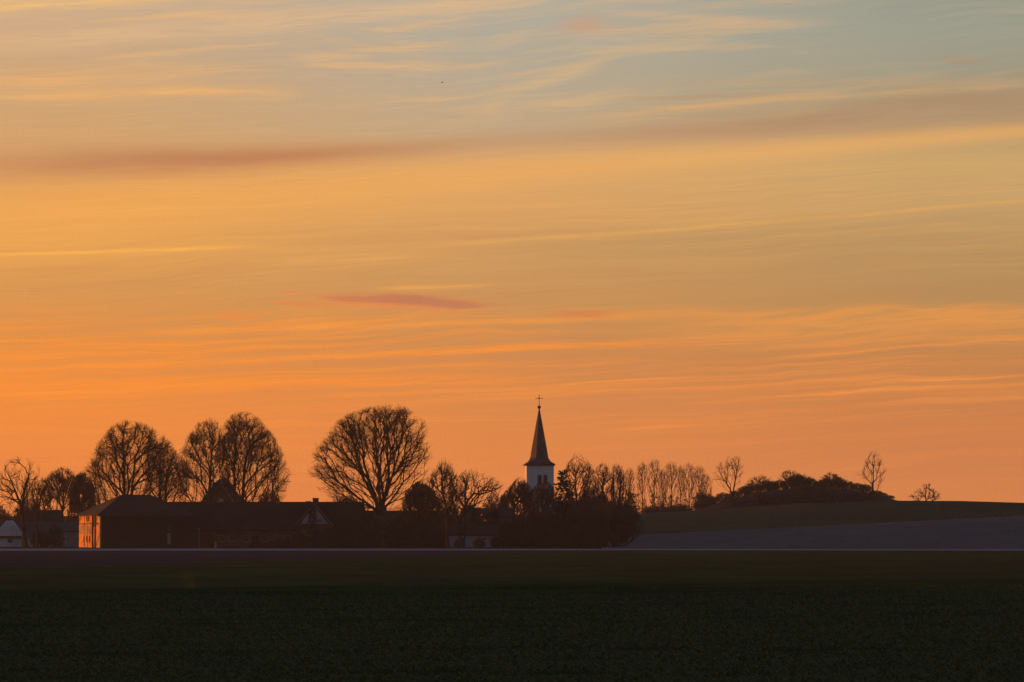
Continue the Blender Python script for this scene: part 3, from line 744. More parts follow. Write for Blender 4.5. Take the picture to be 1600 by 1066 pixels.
zc0 = zof(771, 1085) - at(994, 1085).z
for px, top, sx, rz, lab in ((1007, 779, .8, 1, 'tiny spruce with a blunt tip, second from the left under the poplars'),
        (1019, 772, 1.0, 2, 'dark spruce under the widest poplar, third from the left of its row'),
        (1028, 775, 1.0, 3, 'spruce touching its taller left neighbour under the poplars'),
        (1037, 770, 1.1, 4, 'tallest spruce, midway along the row under the poplars'),
        (1048, 773, 1.1, 5, 'broad spruce at the foot of the bushy-topped poplar'),
        (1058, 776, .9, .6, 'spruce left of the last gap in the row under the poplars'),
        (1071, 779, 1.1, 1.7, 'squat spruce near the right end of the row under the poplars'),
        (1084, 776, 1.1, 2.9, 'rightmost spruce of the row, nearest the scrub mound')):
    b = at(px, 1085)
    copy_thing(c0, b, rz, sx, (zof(top, 1085) - b.z) / zc0, lab)

# ------------------------------------------------------------------ shrubs: four grown, the rest are copies
protos = []
for k, (w, h) in enumerate(((3.4, 4.6), (2.6, 5.4), (3.8, 3.6), (3.0, 4.8))):
    g = np.random.default_rng(100 + k)
    prof = np.array([(0.05, -w * .75, w * .75), (h * .25, -w, w), (h * .55, -w * .98, w * .95), (h * .78, -w * .82, w * .8), (h * .92, -w * .55, w * .58), (h, -w * .3, w * .3)])
    st = []
    for s in range(7):
        a_ = s / 7 * 6.283 + g.random(); rr = w * .35 * g.random()
        st.append([(math.cos(a_) * rr * .4, math.sin(a_) * rr * .4, -.2), (math.cos(a_) * rr, math.sin(a_) * rr, h * .3)])
    P, A = tree_graph(200 + k, st, prof, n_main=40, n_mid=260, k1=1300, k2=2600, alpha=.25, step_=.6, tl=(.5, 1.3), mincos=-.2, wob=.2, shell=.5, up=.08, tp=.5, fray=.6)
    (tv, tq), (cv, cq) = tree_mesh(P, A, .021, .12)
    protos.append((tv, tq, cv, cq, w, h))
first = [None] * 4
def shrub(k, px, d, top, wpx, label, group, far=False):
    tv, tq, cv, cq, w, h = protos[k]
    b = at(px, d); b.z -= .25; hz = max(.6, zof(top, d) - b.z); sx = wpx * d / F / 2 / w; rz = (px * 1.7) % 6.28
    key = k + (4 if far else 0)
    while len(first) <= key: first.append(None)
    if first[key] is None:
        t = empty('shrub', b, rz, label, 'shrub', group); t.scale = (sx, sx, hz / h)
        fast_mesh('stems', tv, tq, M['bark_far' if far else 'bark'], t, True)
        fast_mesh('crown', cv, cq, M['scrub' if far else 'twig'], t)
        first[key] = t; return t
    return copy_thing(first[key], b, rz, sx, hz / h, label, group)
GS = 'bare shrubs and thicket in front of the village'
SH = [  # kind, px, distance, top, width, label
 (0, 405, 684, 846, 34, 'low shrub before the windows of the long farmhouse'), (2, 440, 682, 842, 40, 'rounded shrub left of the white-gabled end of the farmhouse'),
 (1, 470, 684, 832, 30, 'upright shrub just left of the slim evergreen by the farmhouse'), (0, 512, 683, 824, 36, 'shrub right of the slim evergreen, under the white gable slope'),
 (2, 535, 688, 812, 40, 'broad shrub between the white gable and the largest tree'), (3, 560, 684, 815, 40, 'shrub directly left of the trunk of the largest tree'),
 (0, 578, 700, 802, 44, 'tall shrub close behind the left side of the largest trunk'), (0, 618, 684, 806, 40, 'shrub directly right of the trunk of the largest tree'),
 (3, 640, 682, 816, 40, 'shrub in front of the low dome-shaped tree'), (1, 664, 684, 808, 34, 'upright shrub before the right half of the low dome-shaped tree'),
 (2, 680, 690, 822, 34, 'shrub at the left corner of the white shed'), (0, 708, 740, 806, 34, 'thick shrub hiding the shed roof left of the leaning fruit tree'),
 (3, 742, 742, 803, 40, 'shrub above the white shed under the leaning fruit tree'), (1, 768, 744, 792, 30, 'upright shrub above the right end of the white shed'),
 (0, 792, 684, 815, 34, 'shrub right of the white shed, below the domed tree'), (2, 812, 690, 806, 40, 'broad shrub in front of the domed tree at the church'),
 (3, 832, 700, 796, 40, 'thicket climbing before the foot of the church tower'), (0, 848, 704, 800, 40, 'shrub at the foot of the thin-branched tree before the tower'),
 (0, 860, 686, 800, 38, 'shrub below the right corner of the church tower'), (2, 878, 684, 812, 36, 'shrub at the foot of the dark cedar'),
 (3, 898, 692, 796, 36, 'shrub right of the cedar, below the fine pale crown'), (1, 915, 700, 786, 32, 'upright shrub under the thin slanting tree'),
 (0, 932, 720, 788, 38, 'shrub behind the narrow brushy-topped tree'), (2, 925, 684, 822, 34, 'low shrub left of the wide fanning tree'),
 (3, 966, 730, 797, 32, 'shrub behind the right half of the wide fanning tree'), (1, 962, 780, 780, 36, 'thicket below the dark pair of slender trees'),
 (0, 980, 800, 784, 26, 'last shrub of the thicket where the hill slope begins'), (2, 886, 800, 778, 44, 'thicket behind the cedar beside the church roof'),
 (3, 915, 810, 768, 40, 'thicket behind the thin slanting tree'), (1, 940, 815, 771, 34, 'thicket behind the narrow brushy-topped tree'),
 (0, 700, 790, 786, 44, 'thicket filling the gap below the tufted-top tree'), (2, 735, 790, 790, 44, 'thicket behind the leaning fruit tree'),
 (3, 770, 795, 786, 40, 'thicket between the fruit tree and the domed tree'), (1, 545, 770, 776, 60, 'wispy shrub behind the roof left of the largest tree'),
 (0, 420, 790, 764, 50, 'wispy shrub behind the long farm roof under the tall linden'), (2, 20, 790, 806, 50, 'shrub at the left edge behind the white house'),
 (1, 716, 712, 842, 14, 'small shrub before the left part of the white shed wall'), (0, 748, 714, 841, 20, 'low shrub before the middle of the white shed wall'), (1, 774, 713, 838, 16, 'small shrub before the right end of the white shed wall'),
 (3, 66, 740, 830, 34, 'dark shrub against the right end of the white house'), (1, 88, 742, 822, 30, 'upright shrub before the grey shed left of the barn'),
 (0, 0, 800, 790, 44, 'tall shrub cut by the left edge of the picture'), (2, 45, 830, 775, 50, 'thicket behind the slim tree beside the white house')]
for k, px, d, top, w, lab in SH: shrub(k, px, d, top, w, lab, GS)
GM = 'scrub on the mound'
SM = [(0, 1096, 999, 784, 26, 'lowest bush at the far left foot of the mound'), (2, 1112, 1001, 776, 30, 'spreading bush at the left foot of the mound'), (3, 1130, 1003, 770, 28, 'bush left of the forked tree on the mound'),
 (1, 1148, 1001, 767, 22, 'bush at the base of the forked tree on the mound'), (0, 1163, 1003, 760, 26, 'bush right of the forked tree on the mound'), (2, 1175, 1000, 755, 30, 'dark bush forming the first hump of the mound'),
 (3, 1197, 1002, 751, 28, 'rounded dark bush on the first hump of the mound'), (1, 1206, 1003, 752, 20, 'small bush in the dip after the first hump'), (0, 1218, 1002, 750, 26, 'wispy bush left of the mound top'),
 (0, 1238, 1000, 745, 30, 'bush under the wispy scrub tree on the mound top'), (3, 1247, 1003, 741, 28, 'bush right of the wispy scrub tree on the mound'), (2, 1264, 1001, 746, 28, 'bush with a flat dark top in the middle of the mound'),
 (0, 1280, 1003, 752, 24, 'low bush in the saddle of the mound'), (3, 1292, 1001, 747, 26, 'peaked dark bush right of the saddle'), (3, 1310, 1002, 746, 26, 'bush beside the peaked dark bush on the mound'),
 (2, 1323, 1001, 751, 26, 'bush on the right shoulder of the mound'), (0, 1339, 1003, 755, 24, 'bush left of the lone tall tree on the mound'), (3, 1352, 1000, 757, 22, 'bush touching the trunk of the lone tall tree'),
 (2, 1368, 1002, 766, 22, 'bush right of the trunk of the lone tall tree'), (1, 1378, 1001, 770, 18, 'second last bush on the sloping right end of the mound'), (0, 1389, 1002, 774, 18, 'last round bush at the right tip of the mound'),
 (2, 1150, 992, 780, 40, 'low scrub before the left slope of the mound'), (3, 1225, 988, 770, 60, 'pale low scrub on the front of the mound'), (2, 1290, 987, 764, 60, 'low scrub on the front below the peaked bush'),
 (0, 1345, 989, 770, 50, 'low scrub on the front below the lone tall tree'), (1, 1260, 990, 758, 46, 'scrub on the front of the mound below its flat dark top'), (0, 1188, 990, 768, 40, 'scrub on the front below the first hump')]
for k, px, d, top, w, lab in SM: shrub(k, px, d, top, w, lab, GM, True)
for k, px, top, w, lab in ((1, 1095, 768, 22, 'dark bush between the last spruce and the mound'), (3, 1062, 788, 40, 'bush along the hill crest below the spruces'), (0, 1108, 772, 24, 'bush touching the left foot of the mound from behind'), (2, 1025, 790, 50, 'hedge-like bush on the hill crest under the spruces')):
    shrub(k, px, 1050, top, w, lab, 'bushes along the hill crest', True)

# ------------------------------------------------------------------ buildings
class MB:
    def __init__(s): s.V, s.F = [], []
    def add(s, V, Fc):
        k = len(s.V); s.V += [tuple(v) for v in V]; s.F += [tuple(i + k for i in f) for f in Fc]; return s
    def box(s, x0, x1, y0, y1, z0, z1):
        return s.add([(x0, y0, z0), (x1, y0, z0), (x1, y1, z0), (x0, y1, z0), (x0, y0, z1), (x1, y0, z1), (x1, y1, z1), (x0, y1, z1)],
            [(3, 2, 1, 0), (4, 5, 6, 7), (0, 1, 5, 4), (1, 2, 6, 5), (2, 3, 7, 6), (3, 0, 4, 7)])
    def prism(s, prof, axis, a, b):
        """closed outline (list of 2-D points) pulled along an axis: 'y' takes (x, z) points, 'x' takes (y, z) points"""
        n = len(prof); P = [(p[0], a, p[1]) if axis == 'y' else (a, p[0], p[1]) for p in prof] + [(p[0], b, p[1]) if axis == 'y' else (b, p[0], p[1]) for p in prof]
        return s.add(P, [tuple(range(n)), tuple(range(2 * n - 1, n - 1, -1))] + [(i, n + i, n + (i + 1) % n, (i + 1) % n) for i in range(n)])
    def build(s, name, mat, parent=None, label=None):
        me = bpy.data.meshes.new(name); me.from_pydata(s.V, [], s.F)
        import bmesh
        bm = bmesh.new(); bm.from_mesh(me); bmesh.ops.recalc_face_normals(bm, faces=bm.faces[:]); bm.to_mesh(me); bm.free()
        me.materials.append(M[mat]); o = bpy.data.objects.new(name, me); COL.objects.link(o)
        if parent: o.parent = parent
        if label: o['label'] = label
        return o
def window(root, x, z, w, h, y=0.0, mat='white_paint', pane='glass', sill=True, bars=True):
    """a frame standing proud of a wall that faces -y, its pane and sill as sub-parts"""
    t = .09; f = MB()
    f.box(x - w / 2, x - w / 2 + t, y - .07, y + .05, z, z + h); f.box(x + w / 2 - t, x + w / 2, y - .07, y + .05, z, z + h)
    f.box(x - w / 2 + t, x + w / 2 - t, y - .07, y + .05, z, z + t); f.box(x - w / 2 + t, x + w / 2 - t, y - .07, y + .05, z + h - t, z + h)
    if bars:
        f.box(x - .03, x + .03, y - .055, y + .05, z + t, z + h - t)
        f.box(x - w / 2 + t, x - .03, y - .05, y + .05, z + h * .62, z + h * .62 + .05); f.box(x + .03, x + w / 2 - t, y - .05, y + .05, z + h * .62, z + h * .62 + .05)
    o = f.build('window', mat, root)
    MB().box(x - w / 2 + t * .5, x + w / 2 - t * .5, y - .025, y + .04, z + t * .5, z + h - t * .5).build('pane', pane, o)
    if sill: MB().box(x - w / 2 - .08, x + w / 2 + .08, y - .16, y + .04, z - .10, z - .003).build('sill', mat, o)
    return o
def gable_roof(W, Dp, eave, ridge, over=.4, th=.22, axis='x', cut=0.0):
    """roof of two thick slopes; ridge along x (over depth Dp) or along y (over width W); cut > 0 clips the gables to half hips"""
    b = MB(); a = (Dp if axis == 'x' else W) / 2; s = (ridge - eave) / a
    prof = [(-a - over, eave - over * s), (0, ridge), (a + over, eave - over * s), (a + over, eave - over * s + th), (0, ridge + th * 1.15), (-a - over, eave - over * s + th)]
    L = (W if axis == 'x' else Dp) / 2 + over * .8
    return b.prism(prof, 'x' if axis == 'x' else 'y', -L, L)
def wall_body(W, Dp, eave, ridge, axis='x'):
    a = (Dp if axis == 'x' else W) / 2
    prof = [(-a, -.5), (a, -.5), (a, eave - .02), (0, ridge - .03), (-a, eave - .02)]
    return MB().prism(prof, 'x' if axis == 'x' else 'y', -(W if axis == 'x' else Dp) / 2, (W if axis == 'x' else Dp) / 2)

# --- church
def church():
    d = 900.0; g = H((843 - 800) / F * d, d); c = at(842.5, d); m = d / F
    r = empty('church', c, math.radians(4), 'white church tower with dark pointed spire, twin belfry arches and a cross', 'church')
    zz = lambda py: zof(py, d) - g
    w = 44 * m / 2 - .12; e = zz(728.5)
    def arch_pts(cx, hw, z0, z1, n=10):
        return [(cx - hw, z0), (cx + hw, z0)] + [(cx + hw * math.cos(t), z1 + hw * math.sin(t)) for t in np.linspace(0, math.pi, n)]
    hw = 3.8 * m * .9; z0, z1 = zz(757), zz(745.5); cx = (-.9 * m, 8.0 * m)
    # tower body: four walls; the front one is pieced round the two arches so that they are real openings
    t = MB(); th = .7
    t.box(-w, w, w - th, w, -1, e); t.box(-w, -w + th, -w + th, w - th, -1, e); t.box(w - th, w, -w + th, w - th, -1, e)
    yf = (-w, -w + th); lo, hi = cx[0] - hw, cx[1] + hw
    t.box(-w, w, *yf, -1, z0); t.box(-w, lo, *yf, z0, e); t.box(hi, w, *yf, z0, e); t.box(cx[0] + hw, cx[1] - hw, *yf, z0, z1)
    ztop = z1 + hw + .12
    t.box(lo, hi, *yf, ztop, e)
    prof = [(lo, z1)]
    for c_ in cx: prof += [(c_ - hw * math.cos(u), z1 + hw * math.sin(u)) for u in np.linspace(0, math.pi, 12)]
    prof += [(hi, z1)]
    up = [p for k, p in enumerate(prof) if k == 0 or p != prof[k - 1]]
    for (xa, za), (xb, zb) in zip(up[:-1], up[1:]):
        if xb - xa > 1e-4: t.prism([(xa, za), (xb, zb), (xb, ztop), (xa, ztop)], 'y', *yf)
    t.build('tower', 'tower_wall', r)
    for c_ in cx:
        MB().prism(arch_pts(c_, hw * .98, z0 + .02, z1), 'y', -w + .38, -w + .5).build('belfry_louvre', 'brick', r)
        MB().box(c_ - hw - .15, c_ + hw + .15, -w - .14, -w + .3, z0 - .16, z0 - .004).build('sill', 'grey_wall', r)
    # cornice, flared skirt and octagonal spire
    MB().box(-w - .28, w + .28, -w - .28, w + .28, e + .004, e + .34).build('cornice', 'brick', r)
    def ring(z, sq, k):      # k = 0 square, 1 octagon, eight points
        out = []
        for i in range(8):
            a_ = math.radians(45 * i + 22.5); o = np.array([math.cos(a_), math.sin(a_)]) / math.cos(math.radians(22.5)) * sq
            q = o / max(abs(o[0]), abs(o[1])) * sq
            corner = np.array([math.copysign(sq, o[0]), math.copysign(sq, o[1])])
            o = o * k + (corner * .985 + q * .015) * (1 - k) if k < 1 else o
            out.append((o[0], o[1], z))
        return out
    zs = [(e + .344, w + .5, 0), (zz(726.2), w + .42, .03), (zz(722), w - .55, .35), (zz(718.5), 15.4 * m, .8), (zz(716), 14.0 * m, 1), (zz(700), 11.4 * m, 1), (zz(670), 6.2 * m, 1), (zz(638), .9 * m * .7, 1)]
    V, Fc = [], []
    for z_, s_, k_ in zs: V += ring(z_, s_, k_)
    for i in range(len(zs) - 1):
        for j in range(8): Fc.append((i * 8 + j, i * 8 + (j + 1) % 8, i * 8 + 8 + (j + 1) % 8, i * 8 + 8 + j))
    Fc.append(tuple(range(7, -1, -1))); Fc.append(tuple(range((len(zs) - 1) * 8, len(zs) * 8)))
    sp_ = MB().add(V, Fc).build('spire', 'copper', r)
    # ball and cross
    bz = zz(636.6); V, Fc = [], []
    for i in range(9):
        p = math.pi * i / 8
        for j in range(12): V.append((.42 * math.sin(p) * math.cos(j * .5236), .42 * math.sin(p) * math.sin(j * .5236), bz + .42 * math.cos(p)))
    for i in range(8):
        for j in range(12): Fc.append((i * 12 + j, i * 12 + 12 + j, i * 12 + 12 + (j + 1) % 12, i * 12 + (j + 1) % 12))
    MB().add(V, Fc).build('finial_ball', 'metal', sp_)
    cr = MB(); zt = zz(618); zb = bz + .4; za = zz(622.6); hwid = 5.0 * m
    cr.box(-.055, .055, -.05, .05, zb, zt); cr.box(-hwid, -.055, -.05, .05, za - .05, za + .05); cr.box(.055, hwid, -.05, .05, za - .05, za + .05)
    for (px_, pz_) in ((-hwid, za), (hwid, za), (0, zt)):
        dx_ = .10
        cr.box(px_ - dx_, px_ + dx_, -.075, .075, pz_ - .10, pz_ + .10)
    cr.box(-.13, .13, -.075, .075, za - 1.55, za - 1.40); cr.box(-.16, .16, -.078, .078, za - .16, za + .16)
    cr.build('cross', 'metal', sp_)
    # glowing slit for an orange glint low on the tower, then the nave behind the trees
    zw = zz(789); MB().box(-2.35, -1.9, -w - .05, -w + .3, zw, zw + .75).build('glint_slit', 'glint_glow', r)
    x0, x1 = w - .1, w + 62 * m; nh = zz(800); nr = zz(784); yy = 4.2
    n_ = MB().prism([(-yy, -1), (yy, -1), (yy, nh), (0, nr), (-yy, nh)], 'x', x0 + .12, x1).build('nave_wall', 'white_wall', r)
    s = (nr - nh) / yy
    MB().prism([(-yy - .4, nh - .4 * s), (0, nr), (yy + .4, nh - .4 * s), (yy + .4, nh - .4 * s + .25), (0, nr + .28), (-yy - .4, nh - .4 * s + .25)], 'x', x0 + .13, x1 + .3).build('nave_roof', 'roof_tile', r)
    for k in range(3):
        xw = x0 + 2.2 + k * 2.5
        MB().prism(arch_pts(xw, .42, nh - 3.4, nh - 1.5), 'y', -yy - .06, -yy + .3).build('nave_window', 'glass', r)
church()

# --- barn with the sunlit end wall
def barn():
    d = 690.0; phi = math.radians(20); A = at(157, d); W, L = 17.2, 15.8
    ex = Vector((math.cos(phi), math.sin(phi), 0)); ey = Vector((-math.sin(phi), math.cos(phi), 0))
    c = A + ex * W / 2 + ey * L / 2
    r = empty('barn', (c.x, c.y, A.z), phi, 'dark hipped barn with a glowing orange sunlit end wall', 'barn')
    e = zof(803.5, d) - A.z; rz = zof(773, d + 8) - A.z
    w, l = W / 2, L / 2
    MB().box(-w + .25, w, -l, l, -.5, e).build('wall', 'dark_boards', r)
    # end wall facing the low sun: plastered panels between posts, seen at -x
    x = -w + .25
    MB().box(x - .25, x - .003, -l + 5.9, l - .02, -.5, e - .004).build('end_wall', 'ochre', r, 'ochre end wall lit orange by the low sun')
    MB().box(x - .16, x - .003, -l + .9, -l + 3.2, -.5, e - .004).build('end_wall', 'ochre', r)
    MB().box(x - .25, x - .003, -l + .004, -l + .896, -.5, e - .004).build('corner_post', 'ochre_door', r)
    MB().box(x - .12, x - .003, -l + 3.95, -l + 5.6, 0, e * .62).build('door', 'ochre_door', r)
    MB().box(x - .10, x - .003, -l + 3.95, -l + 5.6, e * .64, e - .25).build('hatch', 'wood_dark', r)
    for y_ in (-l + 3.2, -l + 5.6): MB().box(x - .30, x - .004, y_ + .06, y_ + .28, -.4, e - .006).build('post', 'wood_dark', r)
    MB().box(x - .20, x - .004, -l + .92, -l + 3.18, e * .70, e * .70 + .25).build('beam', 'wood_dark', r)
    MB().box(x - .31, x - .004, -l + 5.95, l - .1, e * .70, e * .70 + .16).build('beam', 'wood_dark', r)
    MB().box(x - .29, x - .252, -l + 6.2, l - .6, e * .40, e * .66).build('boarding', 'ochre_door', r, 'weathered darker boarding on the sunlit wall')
    for y_ in (-l + 9.1, -l + 11.6): MB().box(x - .32, x - .004, y_, y_ + .22, -.4, e - .008).build('post', 'ochre_door', r)
    for k in range(3):
        y_ = -l + 7.6 + k * 2.15
        MB().box(x - .285, x - .2, y_ - .42, y_ + .42, .95, 2.15).build('window', 'glass', r)
    MB().box(x - .285, x - .2, -l + 8.1, -l + 10.3, e * .80, e - .35).build('hatch', 'wood_dark', r)
    # hipped roof
    o = .55; s = (rz - e) / l; rl = 2.7; ez = e - o * .5
    b = [(-w - o, -l - o, ez), (w + o, -l - o, ez), (w + o, l + o, ez), (-w - o, l + o, ez)]
    b2 = [(x_, y_, z_ + .24) for x_, y_, z_ in b]
    t = [(-rl, 0, rz), (rl, 0, rz)]
    MB().add(b + b2 + t, [(3, 2, 1, 0), (0, 1, 5, 4), (1, 2, 6, 5), (2, 3, 7, 6), (3, 0, 4, 7), (4, 5, 9, 8), (6, 7, 8, 9), (5, 6, 9), (7, 4, 8)]).build('roof', 'roof_tile', r)
    MB().box(-w - o - .06, w + o, -l - o - .08, -l - o + .02, ez - .12, ez + .2).build('gutter', 'metal', r)
    # pale hooded vent on the front
    xv = w - 4.5
    MB().prism([(xv - .42, 2.9), (xv + .42, 2.9), (xv + .12, 4.6), (xv - .12, 4.6)], 'y', -l - .35, -l + .02).build('vent_hood', 'metal', r)
    MB().box(xv - .3, xv + .3, -l - .08, -l + .02, .6, 2.6).build('door', 'grey_wall', r)
    for k in range(2): window(r, -w + 4.2 + k * 4.0, 1.4, 1.1, 1.0, -l, mat='wood_dark')
barn()

# --- long farmhouse with its white gabled end bay
def farmhouse():
    d = 703.0; m = d / F; x0, x1 = 262, 566; pc = (x0 + x1) / 2; c = at(pc, d); r = empty('farmhouse', (c.x, c.y + 4.5, c.z), 0, 'long low dark farmhouse with a straight ridge, chimneys and white gabled bay', 'farmhouse')
    W = (x1 - x0) * m; Dp = 9.0; e = zof(827, d) - c.z; rg = zof(786.5, d + 4.5) - c.z
    lx = lambda px: (px - pc) * m
    wall_body(W, Dp, e, rg).build('wall', 'brick', r)
    rf = gable_roof(W, Dp, e, rg, .35).build('roof', 'roof_tile', r)
    y = -Dp / 2
    for px in (269, 283, 296, 347, 363, 385, 413, 431, 449): window(r, lx(px), .95 + .1, 1.05, 1.15, y, mat='grey_wall')
    for px in (330, 399):
        MB().box(lx(px) - .55, lx(px) + .55, y - .06, y + .05, 0, 2.15).build('door', 'wood_dark', r)
    MB().box(lx(312) - .06, lx(312) + .06, y - .5, y - .38, .1, e + .1).build('downpipe', 'zinc', r)
    MB().box(-W / 2 - .2, W / 2 + .2, y - .56, y - .44, e - .42, e - .30).build('gutter', 'metal', r)
    for px, w_, h_, ztop in ((491.5, 1.05, 1.0, 779), (480, .9, .6, 784), (432, .7, .4, 785)):
        z = zof(ztop, d) - c.z
        ch = MB().box(lx(px) - w_ / 2, lx(px) + w_ / 2, -w_ * .45, w_ * .45, rg - .6, z).build('chimney', 'brick', rf)
        MB().box(lx(px) - w_ / 2 - .06, lx(px) + w_ / 2 + .06, -w_ * .5, w_ * .5, z + .003, z + .12).build('cap', 'grey_wall', ch)
    # bay: white gable with pale verges, standing forward of the front
    gx, hw = lx(492), 27.5 * m; ge, ga = zof(820, d) - c.z, zof(789, d) - c.z
    MB().prism([(gx - hw, -.5), (gx + hw, -.5), (gx + hw, ge), (gx, ga), (gx - hw, ge)], 'y', y - 1.4, y + .3).build('bay_wall', 'brick', r)
    s = (ga - ge) / hw
    MB().prism([(gx - hw * .80, ge + .15), (gx + hw * .80, ge + .15), (gx + .1, ga - .35), (gx - .1, ga - .35)], 'y', y - 1.52, y - 1.404).build('gable_panel', 'dull_wall', r, 'pale plastered gable of the bay')
    MB().prism([(gx - hw - .4, ge - .4 * s), (gx, ga), (gx + hw + .4, ge - .4 * s), (gx + hw + .4, ge - .4 * s + .22), (gx, ga + .25), (gx - hw - .4, ge - .4 * s + .22)], 'y', y - 1.75, y + 3.9).build('bay_roof', 'roof_tile', r)
    for sg in (-1, 1):
        MB().prism([(gx + sg * (hw + .42), ge - .4 * s - .04), (gx, ga - .02), (gx, ga + .27), (gx + sg * (hw + .42), ge - .4 * s + .20)], 'y', y - 1.86, y - 1.755).build('bargeboard', 'grey_wall', r)
    for k in (-1.5, 1.5): window(r, gx + k, 1.0, 1.1, 1.3, y - 1.4)
    window(r, gx + 1.1, ge + .35, .7, .9, y - 1.52)
farmhouse()

# --- gabled house behind it
def gabled_house():
    d = 800.0; m = d / F; pc = 341; c = at(pc, d); r = empty('gabled_house', (c.x, c.y, c.z), math.radians(-7), 'brick house with clipped gable and pale verge rising behind the long farm roof', 'house')
    hw = 26 * m; e = zof(786, d) - c.z; ap = zof(749, d) - c.z; cut = zof(756, d) - c.z; s = (ap - e) / hw; cw = (ap - cut) / s
    prof = [(-hw, -.5), (hw, -.5), (hw, e), (cw, cut), (-cw, cut), (-hw, e)]
    MB().prism(prof, 'y', -.2, 10).build('wall', 'brick', r)
    o = .45; th = .25
    for sg in (-1, 1):
        p = [(sg * (hw + o), e - o * s + .02), (sg * cw, cut + .02), (sg * cw, cut + th + .1), (sg * (hw + o), e - o * s + th + .05)]
        MB().prism(p, 'y', -.55, 10.4).build('roof', 'roof_tile', r)
        q = [(sg * (hw + o), e - o * s), (sg * cw, cut), (sg * cw, cut + th + .16), (sg * (hw + o), e - o * s + th + .14)]
        MB().prism(q, 'y', -.72, -.555).build('bargeboard', 'zinc', r)
    MB().add([(-cw, -.6, cut + .03), (cw, -.6, cut + .03), (cw, 10.4, cut + .03), (-cw, 10.4, cut + .03), (-.1, 1.6, ap + .1), (.1, 1.6, ap + .1), (.1, 10.4, ap + .1), (-.1, 10.4, ap + .1)],
        [(3, 2, 1, 0), (0, 1, 5, 4), (1, 2, 6, 5), (2, 3, 7, 6), (3, 0, 4, 7), (4, 5, 6, 7)]).build('hip', 'roof_slate', r)
    zw = zof(789, d) - c.z; ww = 4.6 * m; xw = .6
    MB().prism([(xw - ww, zw), (xw + ww, zw), (xw + ww, zw + .8)] + [(xw + ww * math.cos(t), zw + .8 + ww * 1.0 * math.sin(t)) for t in np.linspace(.15, math.pi - .15, 9)] + [(xw - ww, zw + .8)], 'y', -.28, -.203).build('window', 'white_paint', r, 'pale round-headed window')
gabled_house()

# --- white house with a gable, far left
def white_house():
    d = 742.0; m = d / F; x0, x1 = -40, 78; pc = (x0 + x1) / 2; c = at(pc, d); r = empty('white_house', (c.x, c.y + 4, c.z), 0, 'low white house with a pale pointed gable at the left edge', 'house')
    W, Dp = (x1 - x0) * m, 7.0; e = zof(838.5, d) - c.z; rg = zof(817, d) - c.z; lx = lambda px: (px - pc) * m; y = -Dp / 2
    wall_body(W, Dp, e, rg).build('wall', 'white_wall', r)
    gable_roof(W, Dp, e, rg, .3).build('roof', 'roof_slate', r)
    gx, hw, ap = lx(14), 23 * m, zof(813.5, d) - c.z
    MB().prism([(gx - hw, e + .1), (gx + hw, e + .1), (gx + hw * .62, e + (ap - e) * .52), (gx + hw * .16, ap), (gx - hw * .16, ap), (gx - hw * .62, e + (ap - e) * .52)], 'y', y - .5, y + 3.2).build('gable', 'white_wall', r)
    MB().box(gx - hw - .3, gx + hw + .3, y - .62, y - .02, e - .16, e + .096).build('cornice', 'wood_dark', r)
    for px in (16, 52, 62): window(r, lx(px), .75, .95, .8, y, mat='grey_wall', sill=False)
    MB().box(lx(39) - .5, lx(39) + .5, y - .05, y + .05, 0, 1.6).build('door', 'brick', r)
white_house()

def plain_house(name, label, cat, px0, px1, d, top, eave, wall, roof, Dp=8.0, rot=0.0, wins=(), chim=(), wmat='white_paint'):
    m = d / F; pc = (px0 + px1) / 2; c = at(pc, d); r = empty(name, (c.x, c.y + Dp / 2, c.z), rot, label, cat)
    W = (px1 - px0) * m; e = zof(eave, d) - c.z; rg = zof(top, d + Dp / 2) - c.z
    wall_body(W, Dp, e, rg).build('wall', wall, r)
    rf = gable_roof(W, Dp, e, rg, .35).build('roof', roof, r)
    for px, py, w_, h_, pane in wins: window(r, (px - pc) * m, zof(py, d) - c.z, w_, h_, -Dp / 2, pane=pane, mat=wmat)
    for px, ztop in chim:
        z = zof(ztop, d) - c.z
        ch = MB().box((px - pc) * m - .4, (px - pc) * m + .4, -.4, .4, rg - .5, z).build('chimney', 'brick', rf)
        MB().box((px - pc) * m - .46, (px - pc) * m + .46, -.46, .46, z + .003, z + .12).build('cap', 'grey_wall', ch)
    return r
plain_house('farm_shed', 'dark-roofed house behind the slim tree, right of the white house', 'house', 34, 92, 785, 799, 826, 'brick', 'roof_tile', 9, wins=((50, 842, 1.1, 1.1, 'glass'), (70, 842, 1.1, 1.1, 'glass')))
plain_house('grey_shed', 'plain grey shed between the white house and the barn', 'shed', 88, 122, 760, 818, 830, 'grey_wall', 'roof_slate', 8, .05, wins=((98, 846, 1.0, .9, 'glass'),))
plain_house('white_shed', 'low white-walled shed behind the leaning fruit tree', 'shed', 700, 784, 722, 822, 835.5, 'dull_wall', 'roof_tile', 6, wins=((724, 845, .9, .8, 'glass'), (757, 845, .9, .8, 'glass')))
plain_house('village_house', 'dark house with glowing panes standing in for orange sunset glints left of the church', 'house', 722, 800, 775, 796, 808, 'brick', 'roof_tile', 9,
    wins=((762, 815.5, 2.6, .62, 'glint_glow'), (752.5, 806.5, .55, .5, 'glint_glow')), chim=((735, 790),), wmat='wood_dark')  # glowing panes added for sunset-coloured glints, no lamp inside
plain_house('village_house', 'dark-roofed house hidden by the low dome-shaped tree', 'house', 560, 690, 760, 800, 826, 'brick', 'roof_tile', 9, wins=((666, 812, .9, .8, 'glass'),), chim=((600, 792),))

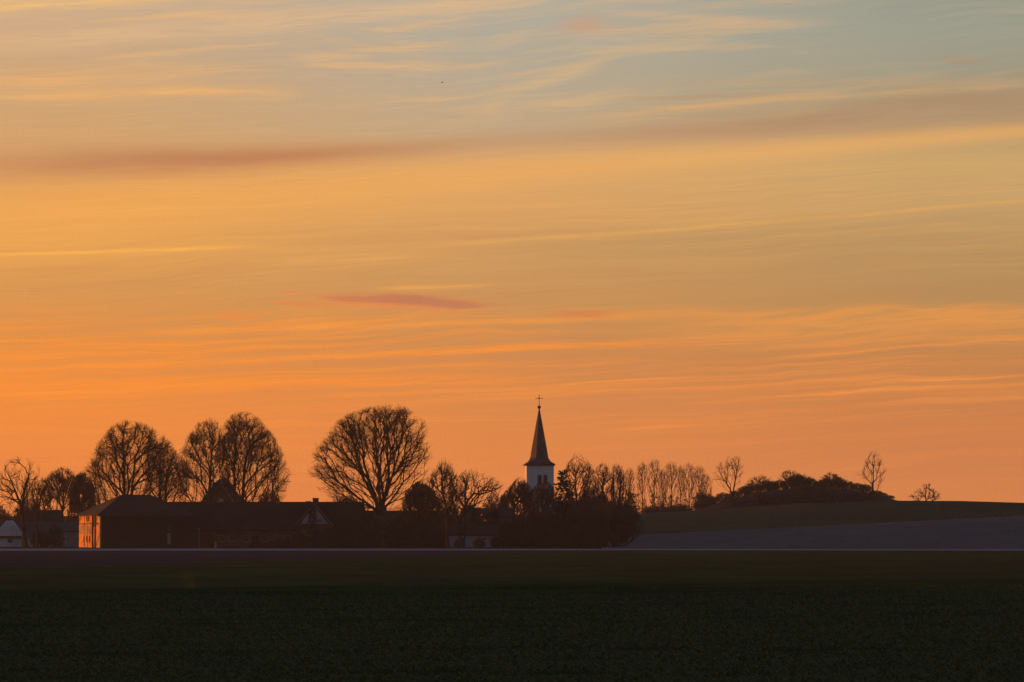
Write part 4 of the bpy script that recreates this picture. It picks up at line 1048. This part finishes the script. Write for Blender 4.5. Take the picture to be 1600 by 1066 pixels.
# --- small things by the farm
def marker_post():
    c = at(338, 664); r = empty('post', c, .2, 'short pale post by the road before the long farmhouse', 'post')
    z = zof(847, 664) - c.z
    MB().prism([(-.15, -.3), (.15, -.3), (.14, z - .12), (0, z), (-.14, z - .12)], 'y', -.15, .15).build('post_body', 'grey_wall', r)
    MB().box(-.16, .16, -.16, .16, z * .62, z * .72).build('band', 'wood_dark', r)
marker_post()
def bird():
    d = 830.0; x = (690.5 - 800) / F * d; z = zof(126.5, d)
    g = [(-.26, 0, 0, .012), (-.16, 0, .01, .045), (0, 0, .015, .065), (.14, 0, .01, .05), (.2, 0, .02, .04), (.26, 0, .015, .012)]
    V, Fc = [], []
    for (bx, by, bz, rr) in g:
        for j in range(8): V.append((bx, by + rr * math.cos(j * .785), bz + rr * math.sin(j * .785)))
    for i in range(len(g) - 1):
        for j in range(8): Fc.append((i * 8 + j, i * 8 + (j + 1) % 8, i * 8 + 8 + (j + 1) % 8, i * 8 + 8 + j))
    Fc += [tuple(range(7, -1, -1)), tuple(range(40, 48))]
    for sg in (-1, 1):           # long wings held level, swept a little, with thickness
        k = len(V); W_ = [(.12, .04, .03, .02), (.10, .30, .07, .018), (.02, .60, .05, .012), (-.06, .74, .03, .006)]
        for (wx, wy, wz, t) in W_:
            ch = .10 - .08 * (wy / .74) + .02
            V += [(wx + ch, sg * wy, wz), (wx - ch, sg * wy, wz), (wx - ch, sg * wy, wz + t), (wx + ch, sg * wy, wz + t)]
        for i in range(3):
            for j in range(4): Fc.append((k + i * 4 + j, k + i * 4 + (j + 1) % 4, k + i * 4 + 4 + (j + 1) % 4, k + i * 4 + 4 + j))
        Fc += [(k, k + 1, k + 2, k + 3), (k + 12, k + 13, k + 14, k + 15)]
    k = len(V); V += [(-.22, -.03, 0), (-.22, .03, 0), (-.42, .09, 0), (-.42, -.09, 0), (-.22, -.03, .015), (-.22, .03, .015), (-.42, .09, .01), (-.42, -.09, .01)]
    Fc += [tuple(k + i for i in f) for f in ((3, 2, 1, 0), (4, 5, 6, 7), (0, 1, 5, 4), (1, 2, 6, 5), (2, 3, 7, 6), (3, 0, 4, 7))]
    o = MB().add(V, Fc).build('bird', 'feather'); o.location = (x, d, z); o.rotation_euler = (.06, 0, math.radians(200))
    tag(o, 'tiny dark bird gliding high in the sky left of centre', 'bird')
bird()

# ------------------------------------------------------------------ evening air
HAZE = 0.85e-4
hz = MB().box(-1300, 1300, -120, 2700, -25, 46)
m = bpy.data.materials.new('haze'); m.use_nodes = True; n = m.node_tree; n.nodes.clear()
pv = n.nodes.new('ShaderNodeVolumePrincipled'); pv.inputs['Color'].default_value = (.66, .82, 1.0, 1); pv.inputs['Density'].default_value = HAZE; pv.inputs['Anisotropy'].default_value = .3
om = n.nodes.new('ShaderNodeOutputMaterial'); n.links.new(pv.outputs[0], om.inputs['Volume']); M['haze'] = m
ho = tag(hz.build('haze', 'haze'), 'thin evening haze lying over the fields and village', 'haze', kind='stuff')
